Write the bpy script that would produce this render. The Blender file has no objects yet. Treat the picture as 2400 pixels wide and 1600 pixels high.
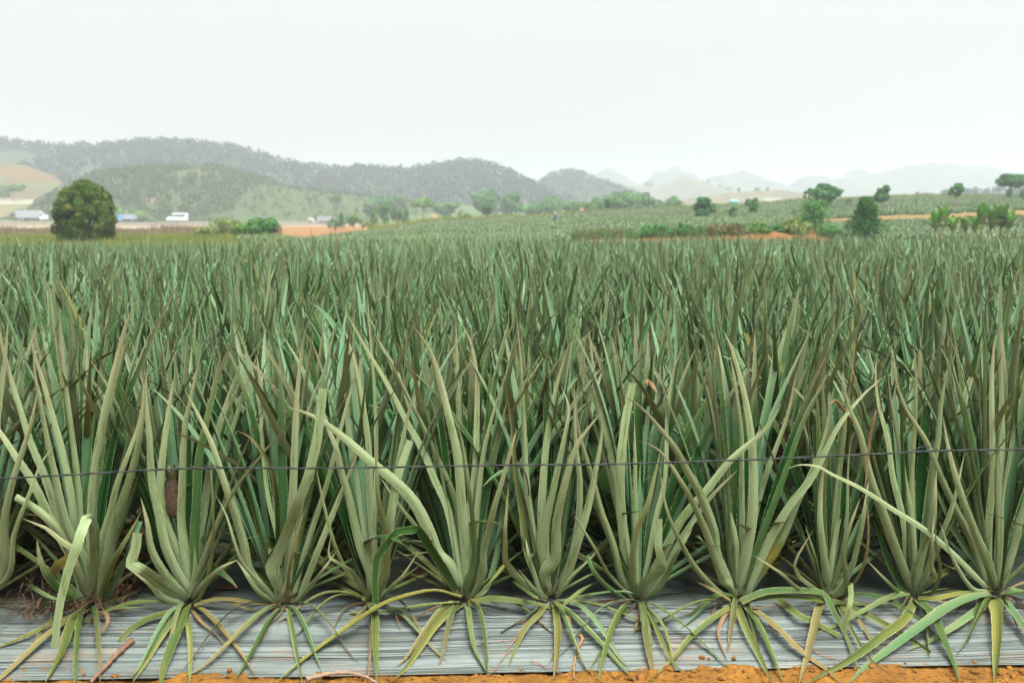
import bpy, bmesh, math, random
import numpy as np
from mathutils import Vector, Matrix

SC = bpy.context.scene
COL = SC.collection
R = math.radians

# ---------------------------------------------------------------- camera, sky, sun, exposure
CAM = np.array([0.0, 0.0, 1.33]); TH = R(6.6); F = 2400 * 35 / 36.0
cd = bpy.data.cameras.new('camera'); cam = bpy.data.objects.new('camera', cd); COL.objects.link(cam)
cam.location = CAM; cam.rotation_euler = (R(90) - TH, 0, 0)
cd.lens = 35; cd.sensor_width = 36; cd.clip_start = 0.05; cd.clip_end = 9000
cd.dof.use_dof = True; cd.dof.focus_distance = 3.6; cd.dof.aperture_fstop = 4.2
SC.camera = cam

w = bpy.data.worlds.new("World"); SC.world = w; w.use_nodes = True
nt = w.node_tree; nt.nodes.clear()
sky = nt.nodes.new('ShaderNodeTexSky'); sky.sky_type = 'NISHITA'; sky.sun_disc = False
SUN_EL, SUN_AZ = 66, 150          # sun azimuth measured clockwise from +Y: behind the camera, to the right
sky.sun_elevation = R(SUN_EL); sky.sun_rotation = R(SUN_AZ)
sky.air_density = 1.6; sky.dust_density = 6.0; sky.ozone_density = 0.6
hs = nt.nodes.new('ShaderNodeHueSaturation'); hs.inputs['Saturation'].default_value = 0.03
bg = nt.nodes.new('ShaderNodeBackground'); bg.inputs['Strength'].default_value = 0.15
wo = nt.nodes.new('ShaderNodeOutputWorld')
# an overcast sky is brighter overhead than near the horizon
tcw = nt.nodes.new('ShaderNodeTexCoord'); sx = nt.nodes.new('ShaderNodeSeparateXYZ'); mr = nt.nodes.new('ShaderNodeMapRange')
mr.interpolation_type = 'SMOOTHSTEP'; mr.inputs[1].default_value = 0.30; mr.inputs[2].default_value = 1.0; mr.inputs[3].default_value = 0.91; mr.inputs[4].default_value = 3.4
vm = nt.nodes.new('ShaderNodeVectorMath'); vm.operation = 'SCALE'
nt.links.new(tcw.outputs['Generated'], sx.inputs[0]); nt.links.new(sx.outputs[2], mr.inputs[0]); nt.links.new(mr.outputs[0], vm.inputs['Scale'])
nt.links.new(sky.outputs[0], hs.inputs['Color']); nt.links.new(hs.outputs[0], vm.inputs[0]); nt.links.new(vm.outputs[0], bg.inputs[0]); nt.links.new(bg.outputs[0], wo.inputs[0])

sd = bpy.data.lights.new('sun', 'SUN'); sd.energy = 1.1; sd.angle = R(18); sd.color = (1.0, 0.965, 0.91)
so = bpy.data.objects.new('sun', sd); COL.objects.link(so)
so.rotation_euler = (R(90 - SUN_EL), 0, R(180 - SUN_AZ))

SC.view_settings.view_transform = 'Standard'; SC.view_settings.look = 'None'
SC.view_settings.exposure = 0.76; SC.view_settings.gamma = 1.0; SC.view_settings.use_curve_mapping = False
SC.render.engine = 'CYCLES'
SC.cycles.use_denoising = True
SC.cycles.max_bounces = 6; SC.cycles.diffuse_bounces = 1; SC.cycles.glossy_bounces = 2
SC.cycles.transmission_bounces = 3; SC.cycles.volume_bounces = 2; SC.cycles.transparent_max_bounces = 4
SC.cycles.caustics_reflective = False; SC.cycles.caustics_refractive = False

# ---------------------------------------------------------------- helpers
def ray(px, py):
    u = (px - 1200) / F; v = (800 - py) / F
    return np.array([u, math.cos(TH) + v * math.sin(TH), -math.sin(TH) + v * math.cos(TH)])
def at(px, py, Y):                       # the point of the place seen at (px, py) of the 2400x1600 photo, Y metres out
    r = ray(px, py); return CAM + r * (Y / r[1])
def col_of(x, Y): return 1200 + F * 1.0067 * x / np.maximum(Y, 0.5)

def link(name, me, parent=None):
    o = bpy.data.objects.new(name, me); COL.objects.link(o)
    if parent is not None: o.parent = parent
    return o
def empty(name, loc, rz=0.0):
    o = bpy.data.objects.new(name, None); COL.objects.link(o)
    o.location = [float(c) for c in loc]; o.rotation_euler = (0, 0, rz); o.empty_display_size = 0.1
    return o
def tag(o, label=None, cat=None, group=None, kind=None):
    if label: o['label'] = label
    if cat: o['category'] = cat
    if group: o['group'] = group
    if kind: o['kind'] = kind
    return o

_rs = np.random.RandomState(7)
_LAT = _rs.rand(256, 256)
def vnoise(x, y):
    x = np.asarray(x, float); y = np.asarray(y, float)
    xi = np.floor(x).astype(int); yi = np.floor(y).astype(int); fx = x - xi; fy = y - yi
    fx = fx * fx * (3 - 2 * fx); fy = fy * fy * (3 - 2 * fy)
    a = _LAT[xi % 256, yi % 256]; b = _LAT[(xi + 1) % 256, yi % 256]
    c = _LAT[xi % 256, (yi + 1) % 256]; d = _LAT[(xi + 1) % 256, (yi + 1) % 256]
    return (a * (1 - fx) + b * fx) * (1 - fy) + (c * (1 - fx) + d * fx) * fy
def fbm(x, y, o=4):
    s = 0; a = 0.5
    for k in range(o):
        s = s + a * vnoise(x * 2 ** k + 17 * k, y * 2 ** k + 31 * k); a *= 0.5
    return s

def make_mesh(name, V, Q, mat=None, attrs=None, smooth=True, T=None):
    """V (n,3) verts, Q (m,4) quads and/or T (k,3) triangles, attrs: name -> (type, array)"""
    me = bpy.data.meshes.new(name)
    V = np.ascontiguousarray(V, dtype=np.float32)
    Q = np.zeros((0, 4), np.int32) if Q is None else np.asarray(Q, np.int32)
    T = np.zeros((0, 3), np.int32) if T is None else np.asarray(T, np.int32)
    nl = Q.size + T.size; nf = len(Q) + len(T)
    me.vertices.add(len(V)); me.vertices.foreach_set('co', V.ravel())
    me.loops.add(nl); me.loops.foreach_set('vertex_index', np.concatenate([Q.ravel(), T.ravel()]).astype(np.int32))
    me.polygons.add(nf)
    starts = np.concatenate([np.arange(len(Q)) * 4, Q.size + np.arange(len(T)) * 3]).astype(np.int32)
    me.polygons.foreach_set('loop_start', starts)
    me.polygons.foreach_set('use_smooth', np.full(nf, smooth, dtype=bool))
    for k, (ty, arr) in (attrs or {}).items():
        a = me.attributes.new(k, ty, 'POINT')
        arr = np.ascontiguousarray(arr, dtype=np.float32)
        a.data.foreach_set({'FLOAT_COLOR': 'color', 'FLOAT_VECTOR': 'vector', 'FLOAT': 'value'}[ty], arr.ravel())
    me.update(calc_edges=True)
    if mat: me.materials.append(mat)
    return me

# ---------------------------------------------------------------- node helpers
class NT:
    def __init__(s, name):
        s.m = bpy.data.materials.new(name); s.m.use_nodes = True; s.t = s.m.node_tree; s.t.nodes.clear()
        s.out = s.t.nodes.new('ShaderNodeOutputMaterial')
    def n(s, ty, **kw):
        nd = s.t.nodes.new(ty)
        for k, v in kw.items():
            if k in nd.bl_rna.properties: setattr(nd, k, v)
        return nd
    def l(s, a, b): s.t.links.new(a, b)
    def val(s, sock, v):
        if hasattr(v, 'is_linked') or isinstance(v, bpy.types.NodeSocket): s.l(v, sock)
        else: sock.default_value = v
    def math(s, op, a, b=None, c=None, clamp=False):
        nd = s.n('ShaderNodeMath', operation=op); nd.use_clamp = clamp
        s.val(nd.inputs[0], a)
        if b is not None: s.val(nd.inputs[1], b)
        if c is not None: s.val(nd.inputs[2], c)
        return nd.outputs[0]
    def mix(s, f, a, b, mode='MIX'):
        nd = s.n('ShaderNodeMix', data_type='RGBA', blend_type=mode); nd.clamp_factor = True
        s.val(nd.inputs[0], f)
        s.val(nd.inputs[6], a if not isinstance(a, tuple) else (*a, 1)); s.val(nd.inputs[7], b if not isinstance(b, tuple) else (*b, 1))
        return nd.outputs[2]
    def ramp(s, f, lo, hi):                  # clamped linear remap
        nd = s.n('ShaderNodeMapRange'); nd.clamp = True
        s.val(nd.inputs[0], f); nd.inputs[1].default_value = lo; nd.inputs[2].default_value = hi
        return nd.outputs[0]
    def noise(s, vec, scale=1.0, detail=3.0, rough=0.5):
        nd = s.n('ShaderNodeTexNoise'); 
        if vec is not None: s.l(vec, nd.inputs['Vector'])
        nd.inputs['Scale'].default_value = scale; nd.inputs['Detail'].default_value = detail; nd.inputs['Roughness'].default_value = rough
        return nd.outputs[0]
    def comb(s, x, y, z):
        nd = s.n('ShaderNodeCombineXYZ'); s.val(nd.inputs[0], x); s.val(nd.inputs[1], y); s.val(nd.inputs[2], z); return nd.outputs[0]
    def sep(s, v):
        nd = s.n('ShaderNodeSeparateXYZ'); s.l(v, nd.inputs[0]); return nd.outputs
    def attr(s, name):
        nd = s.n('ShaderNodeAttribute'); nd.attribute_name = name; return nd
    def bump(s, h, strength=0.3, dist=0.01):
        nd = s.n('ShaderNodeBump'); s.l(h, nd.inputs['Height']); nd.inputs['Strength'].default_value = strength; nd.inputs['Distance'].default_value = dist
        return nd.outputs[0]
    def pbr(s, col, rough=0.6, spec=0.4, normal=None, transl=0.0, tcol=None, metal=0.0, coat=0.0):
        p = s.n('ShaderNodeBsdfPrincipled'); s.val(p.inputs['Base Color'], col if not isinstance(col, tuple) else (*col, 1))
        s.val(p.inputs['Roughness'], rough); p.inputs['Specular IOR Level'].default_value = spec; p.inputs['Metallic'].default_value = metal
        if coat: p.inputs['Coat Weight'].default_value = coat
        if normal is not None: s.l(normal, p.inputs['Normal'])
        if transl > 0:
            t = s.n('ShaderNodeBsdfTranslucent'); s.val(t.inputs[0], tcol if tcol is not None else col)
            mx = s.n('ShaderNodeMixShader'); mx.inputs[0].default_value = transl
            s.l(p.outputs[0], mx.inputs[1]); s.l(t.outputs[0], mx.inputs[2]); s.l(mx.outputs[0], s.out.inputs[0])
        else: s.l(p.outputs[0], s.out.inputs[0])
        return s.m
def plain(name, col, rough=0.6, spec=0.4, metal=0.0, var=0.15, scale=3.0):
    t = NT(name); tc = t.n('ShaderNodeTexCoord')
    n = t.noise(tc.outputs['Object'], scale, 4)
    c = t.mix(n, tuple(x * (1 - var) for x in col), tuple(min(1, x * (1 + var)) for x in col))
    return t.pbr(c, rough, spec, metal=metal)

# ---------------------------------------------------------------- materials
def leaf_material():
    t = NT('pineapple_leaf')
    lp = t.attr('lp'); lc = t.attr('lc')
    u, v, s_ = t.sep(lp.outputs['Vector'])
    r, yel, dry = t.sep(lc.outputs['Vector']); tip = lc.outputs['Alpha']
    oi = t.n('ShaderNodeObjectInfo').outputs['Random']
    seed = t.math('MULTIPLY_ADD', r, 91.0, t.math('MULTIPLY', oi, 37.0))
    stripe = t.noise(t.comb(t.math('MULTIPLY', u, 16.0), t.math('MULTIPLY', v, 1.6), seed), 1.0, 2.0)
    blot = t.noise(t.comb(t.math('MULTIPLY', u, 2.2), t.math('MULTIPLY', v, 9.0), seed), 1.0, 4.0, 0.6)
    tick = t.noise(t.comb(t.math('MULTIPLY', u, 1.6), t.math('MULTIPLY', v, 170.0), seed), 1.0, 1.0)
    fr1 = t.math('FRACT', t.math('MULTIPLY', r, 7.31)); fr2 = t.math('FRACT', t.math('MULTIPLY', r, 13.7)); fr3 = t.math('FRACT', t.math('MULTIPLY', r, 29.9))
    back = t.n('ShaderNodeNewGeometry').outputs['Backfacing']
    # outer (waxy) side
    wax = t.mix(t.ramp(fr1, 0.28, 0.84), UND_A, UND_B)
    und = t.mix(t.math('MULTIPLY', t.ramp(blot, 0.53, 0.68), 0.8), wax, (0.065, 0.115, 0.022))
    tk = t.math('MULTIPLY', t.ramp(tick, 0.66, 0.70), t.ramp(blot, 0.57, 0.64))
    und = t.mix(t.math('MULTIPLY', tk, 0.8), und, (0.035, 0.07, 0.018))
    und = t.mix(t.math('MULTIPLY', t.ramp(stripe, 0.40, 0.75), 0.75), und, t.mix(0.5, und, UND_D))
    # inner side: green channel, waxy margins
    mid = t.math('ABSOLUTE', t.math('SUBTRACT', u, 0.5))
    topw = t.mix(t.math('SUBTRACT', 1.0, t.ramp(fr2, 0.10, 0.60)), TOP_A, TOP_B)
    dark = t.mix(fr3, (0.005, 0.028, 0.005), (0.015, 0.050, 0.008))
    dk = t.math('MULTIPLY', t.ramp(t.math('ADD', mid, t.math('MULTIPLY', blot, 0.25)), 0.52, 0.22), t.ramp(fr3, 0.58, 0.82))
    top = t.mix(dk, topw, dark)
    top = t.mix(t.math('MULTIPLY', t.ramp(stripe, 0.40, 0.75), 0.6), top, t.mix(0.5, top, UND_D))
    col = t.mix(back, top, und)
    # pinkish-brown tips
    tf = t.math('MULTIPLY', t.math('MULTIPLY', t.ramp(t.math('ADD', s_, t.math('MULTIPLY', blot, 0.35)), 0.78, 1.26), tip), 1.0, clamp=True)
    col = t.mix(tf, col, t.mix(fr1, (0.185, 0.155, 0.090), (0.135, 0.098, 0.062)))
    # base of the leaf pale
    col = t.mix(t.math('MULTIPLY', t.ramp(s_, 0.16, 0.0), 0.30), col, (0.15, 0.20, 0.11))
    col = t.mix(t.math('MULTIPLY', t.ramp(s_, 0.05, 0.0), 0.6), col, (0.10, 0.065, 0.03))
    col = t.mix(t.math('MULTIPLY', t.ramp(yel, 0.14, 0.6), 0.8), col, t.mix(stripe, (0.038, 0.062, 0.013), (0.085, 0.102, 0.032)))
    yb = t.noise(t.comb(t.math('MULTIPLY', u, 1.2), t.math('MULTIPLY', v, 3.5), seed), 1.0, 2.0)
    yf = t.math('MULTIPLY', t.math('MULTIPLY', yel, 0.9), t.ramp(t.math('ADD', t.math('ADD', yb, t.math('MULTIPLY', mid, 0.45)), t.math('MULTIPLY', yel, 0.30)), 0.58, 0.98), clamp=True)
    col = t.mix(yf, col, t.mix(stripe, (0.125, 0.125, 0.018), (0.22, 0.155, 0.035)))
    df = t.math('MULTIPLY', dry, t.ramp(t.math('ADD', stripe, t.math('MULTIPLY', dry, 0.8)), 0.4, 0.9), clamp=True)
    col = t.mix(df, col, t.mix(blot, (0.185, 0.110, 0.048), (0.105, 0.070, 0.042)))
    mg = t.math('MULTIPLY', t.ramp(mid, 0.42, 0.47), t.math('MULTIPLY_ADD', t.ramp(t.noise(t.comb(seed, t.math('MULTIPLY', v, 105.0), 3.0), 1.0, 0.0), 0.42, 0.58), 0.75, 0.15))
    col = t.mix(mg, col, t.mix(0.7, col, (0.27, 0.30, 0.17)))
    rib = t.math('MULTIPLY', t.ramp(mid, 0.05, 0.0), 0.40)
    col = t.mix(rib, col, t.mix(0.6, col, (0.05, 0.10, 0.03)))
    sp = t.noise(t.comb(t.math('MULTIPLY', u, 9.0), t.math('MULTIPLY', v, 140.0), seed), 1.0, 1.0)
    col = t.mix(t.math('MULTIPLY', t.ramp(sp, 0.74, 0.78), 0.75), col, (0.10, 0.06, 0.03))
    h = t.math('ADD', t.math('MULTIPLY', stripe, 0.7), t.math('MULTIPLY', blot, 0.3))
    rg = t.math('ADD', t.math('MULTIPLY', blot, 0.25), 0.40)
    return t.pbr(col, rg, 0.06, t.bump(h, 0.6, 0.004), transl=0.03)
UND_A = (0.172, 0.224, 0.114); UND_B = (0.034, 0.084, 0.026); UND_D = (0.026, 0.068, 0.011)
TOP_A = (0.008, 0.045, 0.009); TOP_B = (0.092, 0.188, 0.098)
M_LEAF = leaf_material()

def foliage_material(name, c1, c2, c3=None, amt3=0.0, scale=0.7, transl=0.22):
    t = NT(name); a = t.attr('fr').outputs['Fac']; tc = t.n('ShaderNodeTexCoord')
    n = t.noise(tc.outputs['Object'], scale, 2)
    c = t.mix(t.math('ADD', t.math('MULTIPLY', a, 0.55), t.math('MULTIPLY', t.ramp(n, 0.3, 0.7), 0.45)), c1, c2)
    if c3:
        n2 = t.noise(tc.outputs['Object'], scale * 1.7, 1)
        c = t.mix(t.math('MULTIPLY', t.ramp(t.math('ADD', n2, t.math('MULTIPLY', a, 0.12)), 0.62 - amt3, 0.72 - amt3), 0.9), c, c3)
    return t.pbr(c, 0.7, 0.0, transl=transl)

# ---------------------------------------------------------------- leaf ribbons
class Ribbons:
    def __init__(s): s.V = []; s.Q = []; s.lp = []; s.lc = []; s.n = 0
    def add(s, P, W, N, rnd, yel=0.0, dry=0.0, tip=1.0, depth=0.35, na=4):
        """P (n,3) centre line, W (n,) full widths, N (n,3) inner-face normals"""
        n = len(P)
        T = np.gradient(P, axis=0); T /= np.linalg.norm(T, axis=1, keepdims=True) + 1e-9
        N = N - (N * T).sum(1, keepdims=True) * T; N /= np.linalg.norm(N, axis=1, keepdims=True) + 1e-9
        B = np.cross(T, N)
        us = np.linspace(-1, 1, na + 1)
        d = np.broadcast_to(np.asarray(depth, float), (n,))
        V = P[:, None, :] + B[:, None, :] * (us[None, :, None] * W[:, None, None] * 0.5) + N[:, None, :] * ((np.abs(us) ** 1.5)[None, :, None] * (W * d)[:, None, None])
        seg = np.linalg.norm(np.diff(P, axis=0), axis=1); vm = np.concatenate([[0], np.cumsum(seg)]); sN = vm / max(vm[-1], 1e-6)
        m = na + 1
        i, j = np.meshgrid(np.arange(n - 1), np.arange(na), indexing='ij'); a = (i * m + j).ravel() + s.n
        s.Q.append(np.stack([a, a + 1, a + m + 1, a + m], 1))      # faces look along +N (inner side)
        lp = np.zeros((n, m, 3)); lp[:, :, 0] = (us * 0.5 + 0.5)[None]; lp[:, :, 1] = vm[:, None]; lp[:, :, 2] = sN[:, None]
        lc = np.zeros((n, m, 4)); lc[:, :, 0] = rnd
        lc[:, :, 1] = np.broadcast_to(np.asarray(yel, float), (n,))[:, None]; lc[:, :, 2] = np.broadcast_to(np.asarray(dry, float), (n,))[:, None]
        lc[:, :, 3] = tip
        s.V.append(V.reshape(-1, 3)); s.lp.append(lp.reshape(-1, 3)); s.lc.append(lc.reshape(-1, 4)); s.n += n * m
    def arrays(s): return np.concatenate(s.V), np.concatenate(s.Q), np.concatenate(s.lp), np.concatenate(s.lc)
    def mesh(s, name, origin=None):
        V, Q, lp, lc = s.arrays()
        if origin is not None: V = V - np.asarray(origin)
        return make_mesh(name, V, Q, M_LEAF, {'lp': ('FLOAT_VECTOR', lp), 'lc': ('FLOAT_COLOR', lc)})

def gen_leaf(rb, rng, az, tA, tB, tC, L, Wd, z0, nseg=14, na=4, yel=0.0, dry=0.0, r0=0.022, sweep=0.0, tip=1.0, org=(0, 0, 0)):
    """a whole leaf: tilts (from vertical, radians) at base, middle and added at the tip"""
    s = np.linspace(0, 1, nseg + 1); ds = L / nseg
    k = np.clip(s / 0.22, 0, 1); k = k * k * (3 - 2 * k)
    tl = tA + (tB - tA) * k + tC * s ** 2.4
    a = az + sweep * s ** 2
    T = np.stack([np.sin(tl) * np.cos(a), np.sin(tl) * np.sin(a), np.cos(tl)], 1)
    P = np.cumsum(T * ds, axis=0) - T[0] * ds + np.array([r0 * math.cos(az), r0 * math.sin(az), z0]) + np.asarray(org)
    N = np.stack([-np.cos(tl) * np.cos(a), -np.cos(tl) * np.sin(a), np.sin(tl)], 1)
    S = np.cross(T, N); tw = rng.uniform(-0.7, 0.7) * s[:, None] ** 1.3
    N = N * np.cos(tw) + S * np.sin(tw)
    W = Wd * (1 - np.clip(s, 0, 0.995) ** 2.6) ** 0.8 * (1.0 + 0.25 * np.exp(-(s / 0.07) ** 2) - 0.10 * np.exp(-((s - 0.16) / 0.08) ** 2))
    rb.add(P, W, N, rng.rand(), yel, dry, tip, depth=0.34 - 0.20 * s, na=na)

def rosette(rb, rng, n=30, scale=1.0, nseg=14, na=4, back_only=False, org=(0, 0, 0), low=True):
    ph = rng.uniform(0, 6.28)
    for k in range(n):
        f = k / (n - 1.0)                                   # 0 outermost ... 1 innermost
        az = ph + k * 2.39996 + rng.uniform(-.25, .25)
        if back_only: az = math.pi / 2 + rng.uniform(-1.7, 1.7)
        if f < 0.30 and low and not back_only:
            tB = R(rng.uniform(42, 70)); L = rng.uniform(0.5, 0.8); tC = R(rng.uniform(0, 35))
        else:
            g = (f - 0.22) / 0.78
            tB = R(34 * (1 - max(g, 0)) ** 0.9 + rng.uniform(0, 6)); L = rng.uniform(0.84, 1.03) * (1.0 - 0.18 * max(0, g - 0.75) / 0.25); tC = R(rng.uniform(-8, 34) * (0.4 + 0.6 * (1 - max(g, 0))))
            if rng.rand() < 0.08: tC += R(45)
        tA = tB + R(rng.uniform(2, 20)) * (1 - f)
        yel = rng.uniform(0.3, 0.8) if rng.rand() < (0.22 if f < 0.25 else 0.02) else rng.uniform(0, 0.12)
        dry = rng.uniform(0.5, 1) if (f < 0.15 and rng.rand() < 0.25) else 0
        gen_leaf(rb, rng, az, tA, tB, tC, L * scale, rng.uniform(0.030, 0.047), 0.02 + 0.07 * f, nseg, na, yel, dry, sweep=rng.uniform(-.35, .35), tip=0.75 * rng.uniform(0.0, 0.9) ** 1.5, org=org)
# ---------------------------------------------------------------- the front row, plant by plant
# per leaf: kind, width (mm), lean towards (+) or away from (-) the path (cm), flags, outline of the leaf from base to tip
# kind: U upright leaf, B bent leaf (own part), D leaf lying down over the plastic (own part)
# flags: t inner side seen, y yellow, d dry, g green, b blunt/cut end, k kinked wide above base
PLANTS = {}
PLANTS[0] = (-52, 1425, """
U 34 16 - -40,1400 -10,1370 10,1330 13,1228 32,1132 73,994 90,903
U 20 18 - -30,1400 26,1336 35,1253 64,1164 95,1085 130,1040
U 30 10 - -40,1400 -60,1250 -40,1100 -20,950 -5,830 0,760
U 30 6 g -45,1400 -20,1200 -5,1000 10,850 20,740""")
PLANTS[1] = (210, 1428, """
U 42 14 - 206,1412 200,1345 191,1304 163,1250 140,1173 128,1119 111,1052 92,956 77,860 86,757
U 30 6 - 205,1410 196,1320 187,1247 184,1186 172,1071 157,956 143,822 139,715
U 30 9 - 203,1410 192,1320 180,1243 172,1166 149,1063 122,975 96,887 77,818 74,770
U 44 8 - 214,1408 216,1330 218,1247 222,1166 233,1071 252,956 272,864 295,765 323,700
U 32 -8 t 216,1405 222,1300 230,1205 249,1109 264,1040 283,956 325,864 367,765 421,658
U 17 -4 - 208,1400 196,1300 191,1224 203,1147 214,1033 226,918 237,837
U 30 4 - 204,1408 175,1290 130,1178 107,1109 77,1040 54,975 23,880 0,790 -8,735
U 36 12 - 203,1410 170,1310 130,1235 77,1120 38,1063 0,1010 -60,930
U 34 18 b 206,1410 180,1340 160,1298 121,1234 80,1192 35,1164
B 36 26 yf 208,1418 170,1385 125,1345 133,1325 165,1305 178,1291 150,1275 105,1237 54,1215
B 38 30 b 210,1414 224,1330 226,1240 209,1203 192,1240 179,1279 159,1330 140,1403 131,1467 127,1518
D 30 4 g 207,1424 179,1444 159,1483 147,1524 128,1562 104,1602
D 15 3 y 185,1436 118,1463 60,1490 0,1515 -40,1530
D 24 3 yo 180,1440 113,1486 57,1537 0,1591 -20,1612
D 26 9 g 190,1412 131,1406 64,1371 26,1358 0,1339 -40,1325
D 11 5 d 215,1434 249,1438 252,1460 240,1478 223,1492 217,1517
U 32 15 k 222,1412 220,1355 223,1307 236,1259 255,1202 274,1132 298,1070 325,994 338,900
U 44 17 k 238,1415 245,1371 255,1323 265,1253 287,1180 306,1119 329,1013 338,930 330,868
U 24 20 tgb 236,1425 271,1355 303,1285 328,1221
U 28 17 y 232,1418 242,1381 265,1317 287,1279 303,1250 330,1200
D 13 5 g 222,1420 290,1400 345,1375
D 12 3 g 225,1424 300,1424 372,1420
U 30 22 - 200,1412 150,1380 110,1340 92,1300 86,1262
U 22 -4 t 212,1400 226,1290 248,1150 275,1010 300,900 330,800""")
PLANTS[2] = (443, 1412, """
U 36 12 - 440,1400 437,1381 411,1330 389,1279 373,1212 354,1132 348,1032 340,918 346,860
U 36 8 - 443,1395 440,1371 421,1307 395,1243 379,1164 383,1071 394,975 405,899 413,876
U 38 8 - 446,1395 440,1323 427,1228 430,1132 438,994 450,937 465,860 475,811
U 38 6 - 450,1395 455,1349 456,1259 462,1180 469,1071 488,975 507,880 520,818
U 33 16 - 440,1405 424,1387 383,1336 354,1285 344,1228 330,1165
B 42 30 b 438,1408 424,1396 383,1368 338,1336 303,1324 316,1288 322,1248
U 26 22 g 434,1412 421,1410 376,1390 335,1358 300,1330
U 28 12 - 446,1400 448,1387 480,1310 507,1240 553,1147 600,1085 650,1025 692,982
U 15 26 y 452,1412 464,1405 480,1371 496,1291 499,1212 496,1116 488,1052
D 38 5 g 442,1416 434,1425 421,1467 402,1515 383,1568 376,1612
D 24 3 y 430,1422 415,1435 376,1492 344,1546 309,1600
D 20 3 gb 425,1424 405,1433 344,1451 306,1476 281,1502
D 19 4 y 440,1430 440,1448 446,1499 446,1553 444,1606
D 25 3 yo 452,1420 477,1432 521,1476 559,1524 604,1588
D 13 2 d 448,1428 473,1460 502,1483 528,1518
D 13 5 yo 455,1418 505,1404 559,1406 617,1416 668,1435
D 14 6 g 430,1412 383,1400 319,1406 255,1419
U 32 -6 - 448,1395 470,1250 495,1100 515,994 553,880 568,826
U 22 14 g 452,1405 475,1370 520,1330 560,1310
U 26 -6 tg 440,1395 405,1250 372,1080 352,950 335,850
U 30 -9 t 446,1390 440,1250 425,1050 415,900 408,790""")
PLANTS[3] = (664, 1420, """
U 34 14 k 655,1416 604,1368 585,1349 569,1275 553,1212 528,1132 496,1033 457,956 434,914
U 38 10 - 668,1408 674,1323 681,1228 687,1132 691,1013 698,899 712,814
B 40 20 kb 660,1412 654,1380 640,1345 637,1328 650,1300 665,1266 697,1180 722,1119 744,1032 758,910
U 16 20 yd 670,1416 677,1349 687,1291 703,1228 716,1186
U 32 -4 tgy 660,1400 636,1323 610,1243 591,1180 572,1132 555,1080 538,899
U 18 -2 - 664,1400 652,1259 630,1164 614,1033 607,956 575,820 547,751
U 18 -8 tg 664,1395 650,1250 645,1186 637,994 633,880 630,776
U 22 4 - 684,1412 706,1323 735,1228 767,1132 802,994 832,887 859,822
U 26 8 g 694,1412 725,1339 757,1259 789,1180 815,1116 850,1030
U 14 22 g 650,1410 574,1320 547,1259 528,1205 505,1157
U 20 24 tg 655,1330 640,1120 610,1052 584,1021 553,1008
D 19 3 g 655,1424 623,1467 591,1527 560,1580 545,1602
D 17 3 g 676,1422 687,1483 697,1540 711,1604
D 9 3 d 685,1419 697,1435
U 28 -10 - 672,1400 690,1100 706,841 727,727
U 18 16 g 690,1414 730,1370 760,1330 790,1290
U 20 12 g 645,1414 615,1390 580,1350 552,1310""")
PLANTS[4] = (873, 1405, """
U 34 12 - 870,1390 867,1342 848,1291 832,1228 819,1164 800,1100 790,1052 767,994 745,905
U 30 6 - 876,1392 877,1355 873,1259 867,1164 865,1052 854,956 831,841 800,753
U 24 2 - 872,1390 865,1340 857,1259 838,1132 823,1032 808,918 800,840
U 28 20 ky 884,1400 898,1360 905,1323 902,1243 886,1164 882,1090 880,1013
U 34 14 b 884,1398 892,1377 905,1291 918,1196 931,1119 961,1032
U 17 24 y 868,1400 816,1342 800,1307 776,1243 751,1148 740,1090
B 22 26 - 866,1402 822,1340 790,1318 772,1308 770,1290 776,1255
D 26 6 g 870,1412 879,1448 880,1515 882,1604
D 12 4 d 868,1420 870,1467 867,1530 860,1604
U 16 16 g 888,1402 920,1370 943,1349 985,1285
U 14 18 g 888,1406 940,1360 991,1318
D 12 8 g 858,1405 799,1374 738,1349
U 22 -6 - 878,1390 882,994 870,800 861,684
D 16 3 yo 866,1414 842,1440 800,1475 760,1505
U 24 8 - 880,1395 900,1270 930,1100 960,960 985,880""")
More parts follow.
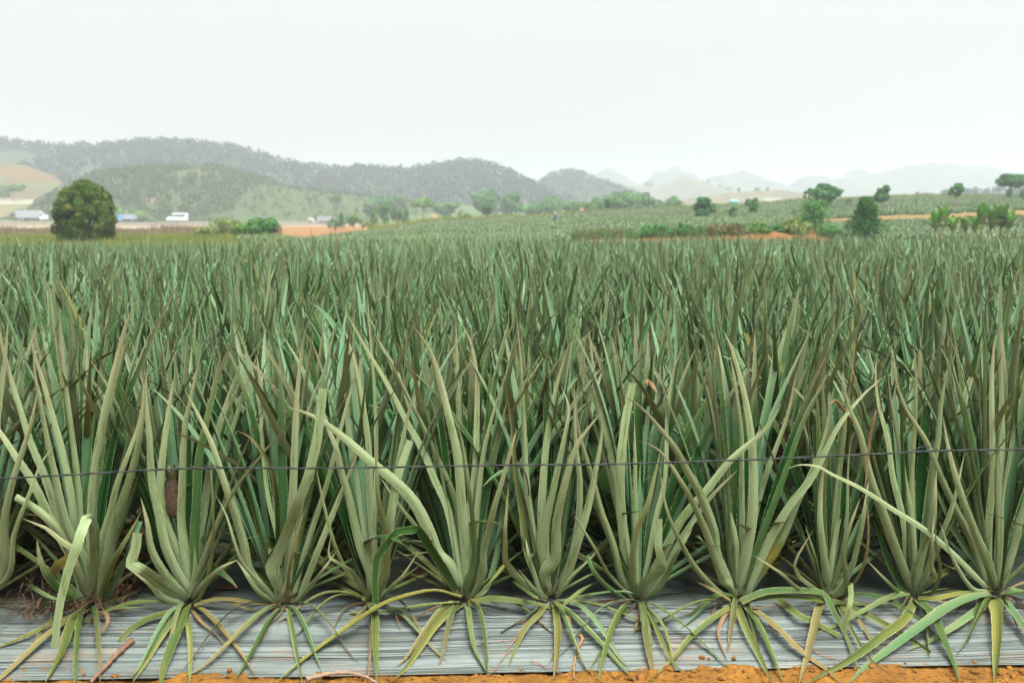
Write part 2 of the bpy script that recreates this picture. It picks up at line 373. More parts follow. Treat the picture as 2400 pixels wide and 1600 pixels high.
PLANTS[5] = (1090, 1418, """
U 50 18 - 1088,1395 1081,1371 1055,1323 1030,1298 1007,1243 975,1180 937,1135 877,1085 794,1013 735,975 672,952
U 34 4 - 1084,1380 1078,1330 1049,1186 1022,1128 991,1055 953,987 907,899 857,814 810,730
U 28 2 - 1088,1380 1081,1323 1068,1186 1030,1090 991,1002 953,925 915,849 857,769
U 38 6 - 1092,1390 1093,1323 1083,1186 1072,1063 1052,975 1030,887 1007,822 964,757
U 26 20 k 1096,1412 1090,1371 1106,1330 1109,1243 1097,1132 1083,1033 1070,990
U 30 0 - 1098,1390 1102,1205 1114,1109 1118,994 1118,887 1106,811 1079,749
U 28 4 - 1104,1395 1125,1147 1137,1052 1156,975 1183,887 1211,814
U 38 -2 tg 1106,1390 1121,1247 1137,1166 1156,1071 1175,994 1190,930
U 28 20 k 1104,1408 1132,1342 1135,1291 1157,1196 1198,1052 1212,1000
U 24 -4 tg 1112,1395 1135,1387 1160,1323 1176,1212 1186,1100 1200,1000
D 18 22 gy 1108,1410 1167,1346 1199,1291 1227,1237
D 40 9 gy 1082,1402 1023,1387 959,1397 896,1419 832,1460 719,1540 640,1604
D 20 8 gb 1078,1412 991,1419 912,1433 819,1437
D 25 4 y 1082,1414 1071,1419 1023,1460 985,1515 953,1562 922,1592
D 20 4 gb 1094,1418 1097,1430 1103,1483 1112,1524 1138,1572
D 22 6 g 1098,1414 1151,1403 1215,1409 1278,1420 1330,1440 1356,1448
B 32 26 tgb 1076,1395 1040,1330 1007,1279 982,1240 930,1246 882,1308 878,1360 880,1412
U 24 10 g 1080,1392 1068,1381 1023,1304 979,1240 937,1183 892,1119
U 26 -8 t 1085,1390 1060,1200 1030,1000 985,850
U 24 -10 - 1092,1390 1085,1100 1075,900 1068,732""")
PLANTS[6] = (1290, 1405, """
U 40 20 k 1289,1395 1277,1345 1300,1307 1305,1228 1321,1148 1353,1044 1410,964
U 34 8 - 1286,1390 1280,1250 1300,1140 1322,1033 1334,956 1315,902
U 34 4 - 1284,1385 1273,1323 1270,1228 1273,1132 1288,994 1307,899 1334,803
U 28 2 - 1280,1385 1267,1339 1241,1196 1232,1116 1227,994 1219,841 1208,715
U 34 4 tgy 1276,1385 1238,1291 1225,1196 1213,1126 1200,994 1185,900
U 22 10 - 1278,1392 1267,1381 1241,1304 1232,1259
U 28 6 - 1300,1390 1334,1323 1353,1243 1359,1132 1349,1033 1345,880
U 33 12 - 1304,1392 1330,1340 1355,1260 1379,1180 1395,1106 1410,1013 1410,952
B 26 24 g 1284,1400 1277,1400 1232,1368 1205,1345 1184,1318 1184,1237 1192,1132
D 19 14 g 1276,1405 1261,1404 1200,1361 1157,1317
D 18 3 do 1288,1414 1312,1476 1305,1515 1286,1556
D 17 4 y 1276,1418 1264,1438 1232,1470 1206,1524 1192,1562
D 20 3 gb 1270,1420 1245,1438 1200,1467 1173,1486
D 22 3 g 1300,1414 1318,1422 1353,1451 1398,1495 1442,1546 1496,1602
D 17 12 gy 1302,1412 1318,1419 1359,1387 1407,1361 1461,1336
U 16 14 g 1302,1400 1343,1349 1404,1285
U 26 -8 t 1288,1390 1290,1150 1300,950 1330,760
U 22 12 - 1270,1405 1240,1370 1212,1330
D 8 3 d 1318,1424 1335,1450 1338,1475 1332,1495""")
PLANTS[7] = (1498, 1408, """
U 26 16 y 1488,1400 1481,1323 1493,1240 1519,1180 1538,1100 1548,1063
B 34 24 b 1496,1402 1500,1385 1508,1363 1540,1340 1555,1328 1543,1285 1544,1215
U 38 8 b 1486,1395 1477,1381 1465,1275 1455,1164 1456,1071 1468,975 1484,897
U 30 0 - 1484,1390 1477,1323 1445,1147 1426,1032 1403,937 1391,860 1380,765
U 28 -6 tg 1480,1390 1440,1150 1415,1010 1380,899 1351,818
U 30 8 g 1476,1395 1455,1355 1436,1279 1407,1196 1391,1132 1353,994 1351,933
U 13 20 b 1484,1404 1430,1349 1391,1279 1347,1210
U 18 18 gb 1470,1405 1423,1374 1391,1336 1375,1301
U 26 2 - 1504,1390 1519,1323 1535,1228 1560,1119 1567,960 1580,870 1609,788
U 18 4 - 1494,1390 1491,1186 1489,1071 1487,982
U 28 8 - 1508,1400 1548,1342 1576,1291 1621,1221 1670,1160 1730,1100
U 22 14 - 1512,1405 1551,1371 1592,1285 1624,1237
U 34 12 - 1502,1400 1545,1310 1600,1210 1657,1147 1715,1078 1784,1017 1814,979 1833,941
D 22 5 g 1484,1412 1468,1416 1436,1470 1417,1530 1400,1604
D 20 4 g 1500,1414 1506,1422 1519,1483 1525,1546 1524,1606
D 17 5 gy 1503,1412 1548,1457 1567,1505 1577,1558
D 19 6 g 1508,1410 1522,1412 1567,1438 1615,1476 1664,1524 1716,1570
D 20 9 gb 1512,1402 1471,1388 1407,1391 1328,1406
D 9 3 d 1500,1418 1493,1460 1482,1489
D 15 3 g 1470,1425 1430,1473 1404,1534 1382,1566
C 14 8 d 1516,906 1516,893 1530,903 1540,920
U 24 -8 t 1494,1390 1500,1150 1520,950 1540,800""")
PLANTS[8] = (1730, 1412, """
U 30 26 k 1724,1402 1712,1374 1700,1362 1677,1307 1654,1243 1629,1189 1600,1135 1544,1055 1498,1031
U 36 20 - 1726,1400 1700,1345 1680,1298 1673,1243 1641,1157 1610,1103 1583,1052 1544,1002 1498,952 1452,922
U 40 8 - 1730,1395 1750,1291 1763,1212 1766,1100 1761,1013 1745,918 1715,814 1694,772
U 28 2 - 1728,1390 1721,1259 1696,1164 1692,1109 1677,994 1650,880
U 22 0 - 1734,1390 1740,1243 1740,1100 1738,1013 1722,899 1711,830
U 28 4 - 1738,1390 1750,1365 1779,1275 1807,1196 1839,1106 1887,975 1929,899 1971,818
U 38 10 - 1744,1395 1753,1374 1798,1275 1849,1183 1897,1119 1963,994 2021,925 2074,880
U 40 4 ym 1744,1400 1785,1336 1823,1279 1842,1237 1871,1170 1900,1119 1933,1032 1955,900
U 30 -2 t 1736,1390 1780,1128 1799,1013 1837,910 1868,841 1898,776
U 28 -4 - 1732,1390 1776,1186 1799,1109 1845,975 1868,864
U 22 22 g 1716,1410 1692,1393 1635,1336 1600,1279 1563,1196 1544,1090
D 17 9 do 1712,1408 1664,1379 1600,1356 1570,1352
D 19 7 gb 1712,1412 1648,1407 1600,1426 1567,1446 1525,1467 1487,1478
D 20 4 y 1718,1418 1708,1425 1664,1454 1616,1495 1583,1537 1551,1570 1522,1602
D 12 3 d 1716,1422 1696,1444 1683,1483 1696,1527 1708,1553
D 23 4 gy 1728,1418 1747,1467 1779,1534 1812,1602
D 26 4 g 1736,1416 1747,1424 1779,1467 1807,1530 1838,1602
D 25 4 yo 1742,1418 1763,1428 1817,1467 1871,1521 1922,1559 1976,1602
D 25 11 g 1738,1410 1791,1388 1887,1385 1930,1392 1951,1428 1976,1476 2015,1574
D 18 8 g 1742,1412 1823,1398 1951,1410 2040,1417 2132,1427
D 9 4 d 1745,1420 1772,1425 1849,1422 1900,1467
D 13 3 d 1735,1424 1728,1445 1722,1460
U 30 -8 tgy 1728,1395 1700,1320 1672,1230 1655,1130 1640,1000
D 22 4 yb 1822,1402 1870,1440 1920,1465 1965,1490""")
PLANTS[9] = (1940, 1402, """
U 30 10 k 1938,1394 1938,1360 1928,1291 1922,1212 1928,1116 1933,1082
U 20 4 b 1940,1390 1946,1340 1954,1291 1967,1215
U 15 6 - 1946,1395 1954,1371 1976,1275 1986,1164 1989,1100 1994,1017
U 34 -4 tgy 1940,1390 1955,1260 1960,1212 1967,1100 1979,994 1985,920
U 26 20 k 1946,1402 1965,1385 1980,1362 1976,1291 1995,1228 2018,1164
U 26 12 g 1950,1400 1992,1351 2015,1259 2027,1180 2040,1100
U 12 20 yd 1955,1402 1999,1365 2030,1291 2034,1196 2027,1141
B 18 24 g 1934,1402 1912,1381 1875,1352 1862,1330 1870,1305 1890,1270 1909,1237
U 15 10 g 1932,1398 1922,1357 1905,1290 1887,1228
U 14 8 g 1936,1398 1902,1310 1877,1243
U 18 26 y 1928,1405 1874,1381 1823,1336 1763,1298
B 20 30 yb 1958,1405 1979,1395 1992,1366 1997,1392 1994,1420 1983,1451 1978,1489
D 28 6 yo 1932,1408 1922,1422 1906,1483 1890,1546 1872,1604
D 13 3 yo 1950,1410 1976,1425 2011,1451 2040,1499 2056,1540
D 18 4 yb 1956,1408 2014,1432 2084,1467 2135,1499 2181,1530
U 28 4 ty 1940,1395 1930,1200 1933,1071 1940,994 1944,948
C 14 4 d 1945,950 1958,938 1975,955 1995,985 2018,1012
U 22 -8 - 1940,1390 1960,1100 1990,900 2010,760
C 9 14 d 2027,1141 2037,1070 2046,990 2053,960""")
PLANTS[10] = (2145, 1398, """
U 36 14 - 2138,1390 2129,1365 2093,1275 2071,1212 2039,1119 2015,1013 1992,956 1969,876
U 30 4 - 2140,1385 2132,1349 2122,1228 2093,1116 2080,1032 2057,937 2053,860 2057,834
U 26 2 - 2142,1385 2141,1336 2135,1230 2122,1132 2107,1032 2088,937 2080,864
U 22 0 g 2144,1385 2141,1196 2141,1116 2145,994 2145,860 2140,800
U 30 4 - 2146,1385 2152,1350 2173,1228 2180,1100 2195,1033 2210,918 2233,818
U 30 16 k 2142,1392 2145,1345 2170,1279 2186,1228 2190,1164 2195,1100
U 22 22 k 2150,1396 2178,1362 2188,1349 2180,1323 2186,1266 2190,1200
U 16 18 y 2152,1400 2170,1397 2202,1339 2196,1275 2192,1228
U 24 -4 tg 2136,1388 2116,1377 2078,1307 2058,1228 2040,1120
U 17 22 g 2134,1396 2109,1387 2071,1352 2030,1310
D 22 7 g 2134,1398 2119,1393 2078,1403 2023,1432 1966,1463 1900,1490
D 17 8 gy 2152,1402 2189,1403 2237,1393 2317,1384 2404,1370
D 30 6 g 2146,1404 2157,1412 2189,1444 2205,1483 2231,1546 2252,1604
D 28 6 g 2144,1406 2116,1454 2068,1489 2014,1530 1950,1569 1890,1600
U 26 -8 - 2142,1385 2130,1150 2115,950 2095,800
U 24 10 g 2154,1394 2190,1300 2230,1180 2262,1060""")
PLANTS[11] = (2330, 1388, """
U 34 14 - 2332,1378 2317,1317 2288,1253 2250,1157 2225,1063 2210,975
U 28 8 - 2326,1375 2310,1361 2275,1266 2231,1180 2199,1110 2168,1033 2122,956 2099,887 2095,841
U 27 24 - 2320,1378 2304,1365 2237,1298 2173,1243 2093,1192 2014,1141 1950,1110 1917,1092 1875,1088 1845,1098
U 32 6 - 2332,1372 2323,1340 2320,1228 2326,1116 2323,1032 2323,918 2329,822 2334,780
U 18 8 - 2334,1372 2335,1300 2336,1228 2336,1128 2348,994 2371,910
U 42 -2 tgy 2340,1375 2352,1300 2365,1196 2384,1100 2382,975 2390,880 2396,822
U 14 6 - 2340,1375 2350,1260 2355,1164 2365,1100 2380,1000
U 18 16 g 2322,1385 2278,1377 2231,1298 2202,1221
U 26 0 tg 2324,1380 2300,1330 2253,1266 2205,1173 2170,1090
D 36 8 g 2326,1394 2285,1399 2221,1424 2173,1457 2093,1515 2030,1562 1985,1604
D 23 4 g 2324,1404 2237,1467 2173,1505 2122,1527
D 36 6 yk 2332,1400 2337,1422 2339,1483 2336,1546 2332,1606
D 28 6 g 2345,1400 2365,1422 2400,1470 2440,1530
D 14 3 do 2268,1405 2253,1419 2237,1448
D 30 9 g 2345,1396 2375,1384 2405,1390 2460,1430
U 30 -6 - 2336,1375 2345,1150 2350,950 2345,800
U 28 8 - 2344,1380 2390,1240 2430,1080 2460,950""")
# the look of each plant, told apart for its label
PLABEL = {
 0: ('pineapple plant cut by the left edge of the view, behind the dead weeds', None),
 1: ('front-row pineapple plant with a yellow folded leaf and a broad pale strap hanging down', None),
 2: ('front-row pineapple plant with a small brown fruit between its upright leaves', None),
 3: ('narrow front-row pineapple plant with a broad pale leaf folded low across its front', None),
 4: ('front-row pineapple plant with a cut brown leaf tip and a dark leaf hanging before it', None),
 5: ('front-row pineapple plant with one very broad pale leaf arching far to its left', None),
 6: ('front-row pineapple plant just right of the loose curled wire end', None),
 7: ('front-row pineapple plant with a short pale blunt leaf bent sharply beside its base', None),
 8: ('wide spreading front-row pineapple plant with a bright yellow patch low on one leaf', None),
 9: ('small slender front-row pineapple plant with olive-yellow centre leaves and a dry curled tip', None),
 10: ('front-row pineapple plant second from the right, crossed by a long grey-brown leaf', None),
 11: ('rightmost front-row pineapple plant with a broad pale strap leaf falling over the plastic', None),
}
# ---------------------------------------------------------------- the bed and the rows
SKEW = 0.035
def sstep(x): x = np.clip(x, 0, 1); return x * x * (3 - 2 * x)
BED_LOW = -0.105
def bed_z(x, Y, y0=3.40):
    yy = Y - SKEW * x - y0
    front = sstep((-0.05 - yy) / 0.28); back = sstep((yy - 0.55) / 0.25)
    return BED_LOW * np.maximum(front, back)
def row_Y(px):                                   # depth of the first row along a photo column
    u = (px - 1200) / (F * 1.0067); return 3.40 / (1 - SKEW * u)

def smooth_curve(P, n):
    P = np.asarray(P, float); d = np.concatenate([[0], np.cumsum(np.sqrt(np.linalg.norm(np.diff(P, axis=0), axis=1)) + 1e-6)])
    Pe = np.vstack([2 * P[0] - P[1], P, 2 * P[-1] - P[-2]]); de = np.concatenate([[d[0] - (d[1] - d[0])], d, [d[-1] + (d[-1] - d[-2])]])
    out = []
    for t in np.linspace(0, d[-1] - 1e-9, n):
        k = min(max(int(np.searchsorted(d, t, side='right')) - 1, 0), len(d) - 2)
        t0, t1, t2, t3 = de[k:k + 4]; p0, p1, p2, p3 = Pe[k:k + 4]
        A1 = (t1 - t) / (t1 - t0) * p0 + (t - t0) / (t1 - t0) * p1; A2 = (t2 - t) / (t2 - t1) * p1 + (t - t1) / (t2 - t1) * p2
        A3 = (t3 - t) / (t3 - t2) * p2 + (t - t2) / (t3 - t2) * p3
        B1 = (t2 - t) / (t2 - t0) * A1 + (t - t0) / (t2 - t0) * A2; B2 = (t3 - t) / (t3 - t1) * A2 + (t - t1) / (t3 - t1) * A3
        out.append((t2 - t) / (t2 - t1) * B1 + (t - t1) / (t2 - t1) * B2)
    return np.array(out)

def on_bed(px, py, lift):
    Y = 2.6
    r = ray(px, py)
    for k in range(700):
        p = CAM + r * (Y / r[1])
        if p[2] <= bed_z(p[0], Y) + lift: break
        Y += 0.003
    return p

def traced_leaf(rb, rng, kind, wmm, off, flags, pts, base_px):
    pts = [tuple(float(c) for c in q.split(',')) for q in pts]
    n0 = len(pts); Y0 = row_Y(base_px[0])
    arc = np.concatenate([[0], np.cumsum([math.hypot(pts[i + 1][0] - pts[i][0], pts[i + 1][1] - pts[i][1]) for i in range(n0 - 1)])]); arc /= arc[-1]
    P = []
    for (x, y), s in zip(pts, arc):
        if kind == 'D':
            P.append(on_bed(x, y, 0.006 + off * 0.01 * math.sin(math.pi * min(1, s * 1.15 + 0.12)) ** 1.0 * (1 - 0.5 * s)))
        elif kind == 'C': P.append(at(x, y, Y0 - off * 0.01))
        elif kind == 'B': P.append(at(x, y, Y0 - 0.06 * sstep(s / 0.15) - (off - 4) * 0.01 * sstep((s - 0.15) / 0.4)))
        else:  P.append(at(x, y, Y0 - off * 0.01 * min(1.0, s * 1.5) ** 0.85 + 0.04 * s * s))
    if kind == 'U':
        P[0][2] = max(P[0][2], 0.01)
    seg = 0.018 if kind != 'D' else 0.025
    L = np.linalg.norm(np.diff(np.array(P), axis=0), axis=1).sum(); n = int(np.clip(L / seg, 12, 60))
    C = smooth_curve(P, n)
    if kind == 'B':                                          # creased rather than curved
        Pa = np.array(P); dd = np.concatenate([[0], np.cumsum(np.linalg.norm(np.diff(Pa, axis=0), axis=1))]); n = max(n, 30); tt = np.linspace(0, dd[-1], n)
        C = 0.85 * np.stack([np.interp(tt, dd, Pa[:, k]) for k in range(3)], 1) + 0.15 * smooth_curve(P, n)
    if kind == 'D':                                          # stay clear of the sheet
        C[:, 2] = np.maximum(C[:, 2], bed_z(C[:, 0], C[:, 1]) + 0.006)
    s = np.linspace(0, 1, n)
    if kind != 'D': C[:, 1] += 0.012 * np.sin(s * math.pi) * np.sin(s * rng.uniform(3, 7) + rng.uniform(0, 6))
    T = np.gradient(C, axis=0); T /= np.linalg.norm(T, axis=1, keepdims=True)
    view = C - CAM; view /= np.linalg.norm(view, axis=1, keepdims=True)
    N = view.copy()
    if 't' in flags: N = -N
    if kind == 'D': N = -view * 0.45 + np.array([0, 0, 1.0])
    N = N - (N * T).sum(1, keepdims=True) * T; N /= np.linalg.norm(N, axis=1, keepdims=True)
    S = np.cross(T, N)
    a0 = rng.uniform(-0.6, 0.6); a1 = rng.uniform(-0.7, 0.7)
    if kind in 'BC': a0 *= 0.4; a1 = (a1 * 2.2 if kind == 'C' else a1 * 0.6)
    tw = (a0 + a1 * s ** 1.4)[:, None]
    N = N * np.cos(tw) + S * np.sin(tw)
    wd = wmm / 1000.0 * (1.15 if kind == 'D' else 0.92)
    if 'b' in flags: prof = 1 - 0.28 * s ** 2
    else: prof = (1 - np.clip(s, 0, 0.997) ** 2.3) ** 0.85
    if kind == 'C': prof = 0.5 + 0.5 * np.sin(s * math.pi) + 0.02
    if kind != 'C':
        prof = prof * (1 - 0.12 * np.exp(-((s - 0.06) / 0.05) ** 2))
        if 'k' in flags: prof = prof * (1 + 0.30 * np.exp(-((s - 0.20) / 0.05) ** 2))
    jit = 1 + 0.03 * np.sin(np.arange(n) * 2.4) * (kind != 'C') + 0.10 * (vnoise(s * 5 + 9 * rng.rand(), s * 0 + 50 * rng.rand()) - 0.5) * (kind != 'C')
    W = wd * prof * jit
    yel = (0.66 if kind == 'D' else 0.42) if 'y' in flags else rng.uniform(0, 0.12)
    if 'f' in flags: yel = 0.05 + 0.95 * np.exp(-((s - 0.55) / 0.16) ** 2)
    if 'm' in flags: yel = 1.0 * np.exp(-((s - 0.22) / 0.09) ** 2)
    if kind == 'D' and 'y' not in flags: yel = rng.uniform(0.3, 0.5)
    if 'g' in flags and 'y' not in flags and kind != 'D': yel = rng.uniform(0.05, 0.3)
    dry = 1.0 if ('d' in flags and 'y' not in flags and 'o' not in flags) else (0.55 if 'd' in flags else (0.30 + 0.4 * s if 'o' in flags else 0.0))
    tip = 0.0 if 'b' in flags else rng.uniform(0.5, 1.0)
    if kind == 'D': tip = 0.4
    rid = (rng.uniform(0.0, 0.34) + rng.randint(7)) / 7.31 if rng.rand() < 0.75 else rng.rand()
    rb.add(C, W, N, rid, yel, dry, tip, depth=(0.17 if kind == 'D' else 0.07 if kind == 'B' else 0.24 - 0.10 * s), na=6)
    return C

# ---- pineapple fruit (mesh with a spiral of raised eyes) with its small crown
def fruit_material():
    t = NT('pineapple_skin'); e = t.attr('eye').outputs['Fac']; tc = t.n('ShaderNodeTexCoord')
    n = t.noise(tc.outputs['Object'], 60, 3)
    c = t.mix(t.ramp(e, 0.25, 0.8), (0.012, 0.010, 0.006), t.mix(n, (0.105, 0.060, 0.025), (0.060, 0.048, 0.034)))
    return t.pbr(c, 0.7, 0.2)
M_FRUIT = fruit_material()
def build_fruit(parent, center, h=0.150, r=0.027):
    nu, nv = 99, 100
    V = []; E = []
    for j in range(nv + 1):
        v = j / nv; z = (v - 0.5) * h; rr = r * (1 - abs(2 * v - 1) ** 3.2) ** 0.5
        for i in range(nu):
            a = 2 * math.pi * i / nu
            k1 = a * 11 / (2 * math.pi) + v * 17; k2 = a * 11 / (2 * math.pi) - v * 17
            k1 += 0.5 * float(vnoise(a * 1.3, v * 5)); k2 += 0.5 * float(vnoise(a * 1.7 + 30, v * 6)); e = (abs(math.sin(math.pi * k1)) * abs(math.sin(math.pi * k2))) ** 0.6 * (0.6 + 0.6 * float(vnoise(a * 6, v * 30)))
            q = rr * (0.9 + 0.16 * e)
            V.append((q * math.cos(a), q * math.sin(a), z)); E.append(e)
    Q = [(j * nu + i, j * nu + (i + 1) % nu, (j + 1) * nu + (i + 1) % nu, (j + 1) * nu + i) for j in range(nv) for i in range(nu)]
    o = link('fruit', make_mesh('fruit', V, Q, M_FRUIT, {'eye': ('FLOAT', E)}), parent); o.location = [float(c) for c in center]
    rb = Ribbons(); rng = np.random.RandomState(5)
    for k in range(34):
        gen_leaf(rb, rng, k * 2.4, R(50 - k), R(42 - k), R(30), rng.uniform(0.026, 0.050), 0.011, h * 0.40 + k * 0.0005, 5, 2, dry=0.25, r0=0.016)
    link('crown', rb.mesh('crown'), o)
    return o

HERO = []
for k in sorted(PLANTS):
    bx, by, txt = PLANTS[k]
    rng = np.random.RandomState(100 + k)
    Y0 = row_Y(bx); org = at(bx, by, Y0); org[2] = 0.0
    root = empty('pineapple_plant', org)
    tag(root, PLABEL[k][0], 'pineapple plant', 'pineapple plants of the front row')
    up = Ribbons()
    for ln in txt.strip().splitlines():
        kind, wmm, off, fl, *pts = ln.split()
        fl = '' if fl == '-' else fl
        if kind == 'U': traced_leaf(up, rng, kind, float(wmm), float(off), fl, pts, (bx, by))
        else:
            one = Ribbons(); traced_leaf(one, rng, kind, float(wmm), float(off), fl, pts, (bx, by))
            nm = 'dry_leaf' if ('d' in fl) else {'D': 'drooping_leaf', 'B': 'bent_leaf', 'C': 'dry_leaf'}[kind]
            o = link(nm, one.mesh(nm, org), root)
            if 'f' in fl: o['label'] = 'bright yellow folded leaf'
            elif kind == 'C': o['label'] = 'dry orange curled leaf end'
    nb = {0: 26, 9: 15}.get(k, 23)
    for q in range(nb):                                       # the leaves behind, in the heart and on the far side
        az = math.pi / 2 + rng.uniform(-1.75, 1.75); tB = R(rng.uniform(2, 27)); sc = 0.8 if k == 9 else 1.0
        gen_leaf(up, rng, az, tB + R(rng.uniform(2, 12)), tB, R(rng.uniform(-5, 30)), rng.uniform(0.80, 1.0) * sc, rng.uniform(0.034, 0.046), 0.05, 26, 5, rng.uniform(0, 0.2), org=org, sweep=rng.uniform(-.3, .3), tip=rng.uniform(0.3, 1))
    for q in range(9):                                       # low leaves pointing backwards
        az = math.pi / 2 + rng.uniform(-1.5, 1.5); tB = R(rng.uniform(48, 76))
        gen_leaf(up, rng, az, tB, tB, R(20), rng.uniform(0.4, 0.6), 0.024, 0.03, 16, 4, rng.uniform(0.2, 0.6), org=org)
    for q in range(4 if k not in (0, 9) else 2):             # more old leaves lying over the sheet
        az = -math.pi / 2 + rng.uniform(-1.45, 1.45); L = rng.uniform(0.24, 0.44); n = 18; s = np.linspace(0, 1, n)
        a = az + rng.uniform(-.5, .5) * s; P = np.cumsum(np.stack([np.cos(a), np.sin(a), 0 * a], 1) * L / n, 0) + org
        P[:, 2] = bed_z(P[:, 0], P[:, 1]) + 0.008 + rng.uniform(0.02, 0.06) * np.sin(np.clip(s * 1.1 + 0.05, 0, 1) * math.pi); one = Ribbons()
        tw = rng.uniform(-1, 1) * s + rng.uniform(-.4, .4); N = np.stack([-np.sin(a) * np.sin(tw), np.cos(a) * np.sin(tw), np.cos(tw)], 1)
        one.add(P, rng.uniform(0.014, 0.024) * (1 - np.clip(s, 0, .99) ** 3) ** 0.8, N, rng.rand(), rng.uniform(0.2, 0.5), 0.7 * s * (rng.rand() < 0.6), 0.4, depth=0.22, na=4); link('drooping_leaf', one.mesh('drooping_leaf', org), root)
    for q in range(3):                                       # dead leaves fallen around the foot
        az = -math.pi / 2 + rng.uniform(-1.5, 1.5); L = rng.uniform(0.10, 0.24); n = 14; s = np.linspace(0, 1, n)
        bend = rng.uniform(-1.3, 1.3); a = az + bend * s; P = np.cumsum(np.stack([np.cos(a), np.sin(a), 0 * a], 1) * L / n, 0) + org
        P[:, 2] = bed_z(P[:, 0], P[:, 1]) + 0.008 + 0.02 * np.sin(s * math.pi) * rng.rand(); one = Ribbons()
        tw = rng.uniform(-2, 2) * s + rng.uniform(-.5, .5); N = np.stack([-np.sin(a) * np.sin(tw), np.cos(a) * np.sin(tw), np.cos(tw)], 1)
        one.add(P, rng.uniform(0.007, 0.014) * (1 - 0.8 * s ** 2), N, rng.rand(), 0.0, 1.0, 0.0, depth=0.5, na=4); link('dry_leaf', one.mesh('dry_leaf', org), root)
    link('leaf_rosette', up.mesh('leaf_rosette', org), root)
    HERO.append(root)
p = at(405, 1162, row_Y(443) - 0.03); build_fruit(HERO[2], p - np.array(HERO[2].location))
p = at(1837, 1050, row_Y(1730) + 0.14); build_fruit(HERO[8], p - np.array(HERO[8].location), h=0.12, r=0.03)

# ---- plants just outside the frame on both ends of the first row
VAR = []
for k in range(14):
    rng = np.random.RandomState(300 + k); rb = Ribbons(); rosette(rb, rng, n=50, scale=rng.uniform(0.98, 1.07), nseg=16, na=4)
    VAR.append(rb.mesh('pineapple_plant'))
VROW = []                                                      # thinner-leaved copies for the second row on
rngp = np.random.RandomState(11)
def put_plant(x, Y, z, label, group):
    o = link('pineapple_plant', VAR[rngp.randint(len(VAR))])
    o.location = (x, Y, z); o.rotation_euler = (rngp.normal(0, 0.05), rngp.normal(0, 0.05), rngp.uniform(0, 6.28)); s = rngp.normal(1.0, 0.06); o.scale = (s, s, s * rngp.uniform(0.93, 1.07))
    tag(o, label, 'pineapple plant', group); return o

for side, nm in ((-1, 'left'), (1, 'right')):
    for k in range(5):
        x = (-2.20 if side < 0 else 2.36) + side * 0.33 * k
        put_plant(x, 3.40 + SKEW * x + rngp.normal(0, 0.02), 0, 'pineapple plant continuing the front row past the %s edge of the view' % nm, 'pineapple plants past the %s edge' % nm)
ROWS = []
y = 3.40
while y < 36.5:
    ROWS.append(y); ROWS.append(y + 0.46); y += 1.22
ROWS = ROWS[1:]
cnt = 12; FAR = []
for ri, ry in enumerate(ROWS):
    half = 0.53 * ry + 0.9 + (1.0 if ry < 6 else 0)
    xs = np.arange(-half, half, 0.33) + rngp.uniform(0, 0.33)
    for x in xs:
        x = x + rngp.normal(0, 0.03); Y = ry + SKEW * x + rngp.normal(0, 0.03)
        inview = abs(x) < 0.52 * Y + 0.15
        if cnt < 300 and inview:
            if ri == 0: lab = 'pineapple plant of the second row, standing close behind the front-row plants'; g = 'pineapple plants of the second row'
            else: lab = 'grey-green pineapple plant in the dense crop behind the first two rows'; g = 'pineapple plants in the dense crop'
            put_plant(x, Y, 0, lab, g); cnt += 1
        else: FAR.append((x, Y))

# ---- the rest of the level field as one mass
LOD = []
for k in range(10):
    rng = np.random.RandomState(500 + k); rb = Ribbons(); rosette(rb, rng, n=30, scale=1.03, nseg=7, na=2, low=False); LOD.append(rb.arrays())
LOD2 = []
for k in range(8):
    rng = np.random.RandomState(600 + k); rb = Ribbons(); rosette(rb, rng, n=22, scale=1.03, nseg=5, na=2, low=False); LOD2.append(rb.arrays())
def far_drop(x, Y): return -0.27 * sstep((Y - 13) / 21) * np.clip(1.0 - 0.75 * np.clip((col_of(x, Y) - 700) / 900, 0, 1), 0.25, 1)
def scatter_ribbons(name, pts, zs, lods, far_lods, ysplit, rng):
    Vs, Qs, lps, lcs = [], [], [], []; n = 0
    for (x, Y), z in zip(pts, zs):
        V, Q, lp, lc = (lods if Y < ysplit else far_lods)[rng.randint(8)]
        a = rng.uniform(0, 6.28); s = rng.normal(1.0, 0.09); c, d = math.cos(a) * s, math.sin(a) * s
        V2 = np.empty_like(V); V2[:, 0] = V[:, 0] * c - V[:, 1] * d + x; V2[:, 1] = V[:, 0] * d + V[:, 1] * c + Y; V2[:, 2] = V[:, 2] * s + z
        lc2 = lc.copy(); lc2[:, 0] = (lc[:, 0] + rng.rand()) % 1.0 if rng.rand() < 0.62 else rng.rand() * 0.014
        Vs.append(V2.astype(np.float32)); Qs.append(Q + n); lps.append(lp.astype(np.float32)); lcs.append(lc2.astype(np.float32)); n += len(V)
    return make_mesh(name, np.concatenate(Vs), np.concatenate(Qs), M_LEAF, {'lp': ('FLOAT_VECTOR', np.concatenate(lps)), 'lc': ('FLOAT_COLOR', np.concatenate(lcs))})
print('individual plants', cnt, 'mass plants', len(FAR))
o = link('pineapple_crop', scatter_ribbons('pineapple_crop', FAR, [float(far_drop(x, Y)) for x, Y in FAR], LOD, LOD2, 17.0, np.random.RandomState(3)))
tag(o, 'dense pineapple crop filling the level field up to its far edge', 'pineapple crop', kind='stuff')

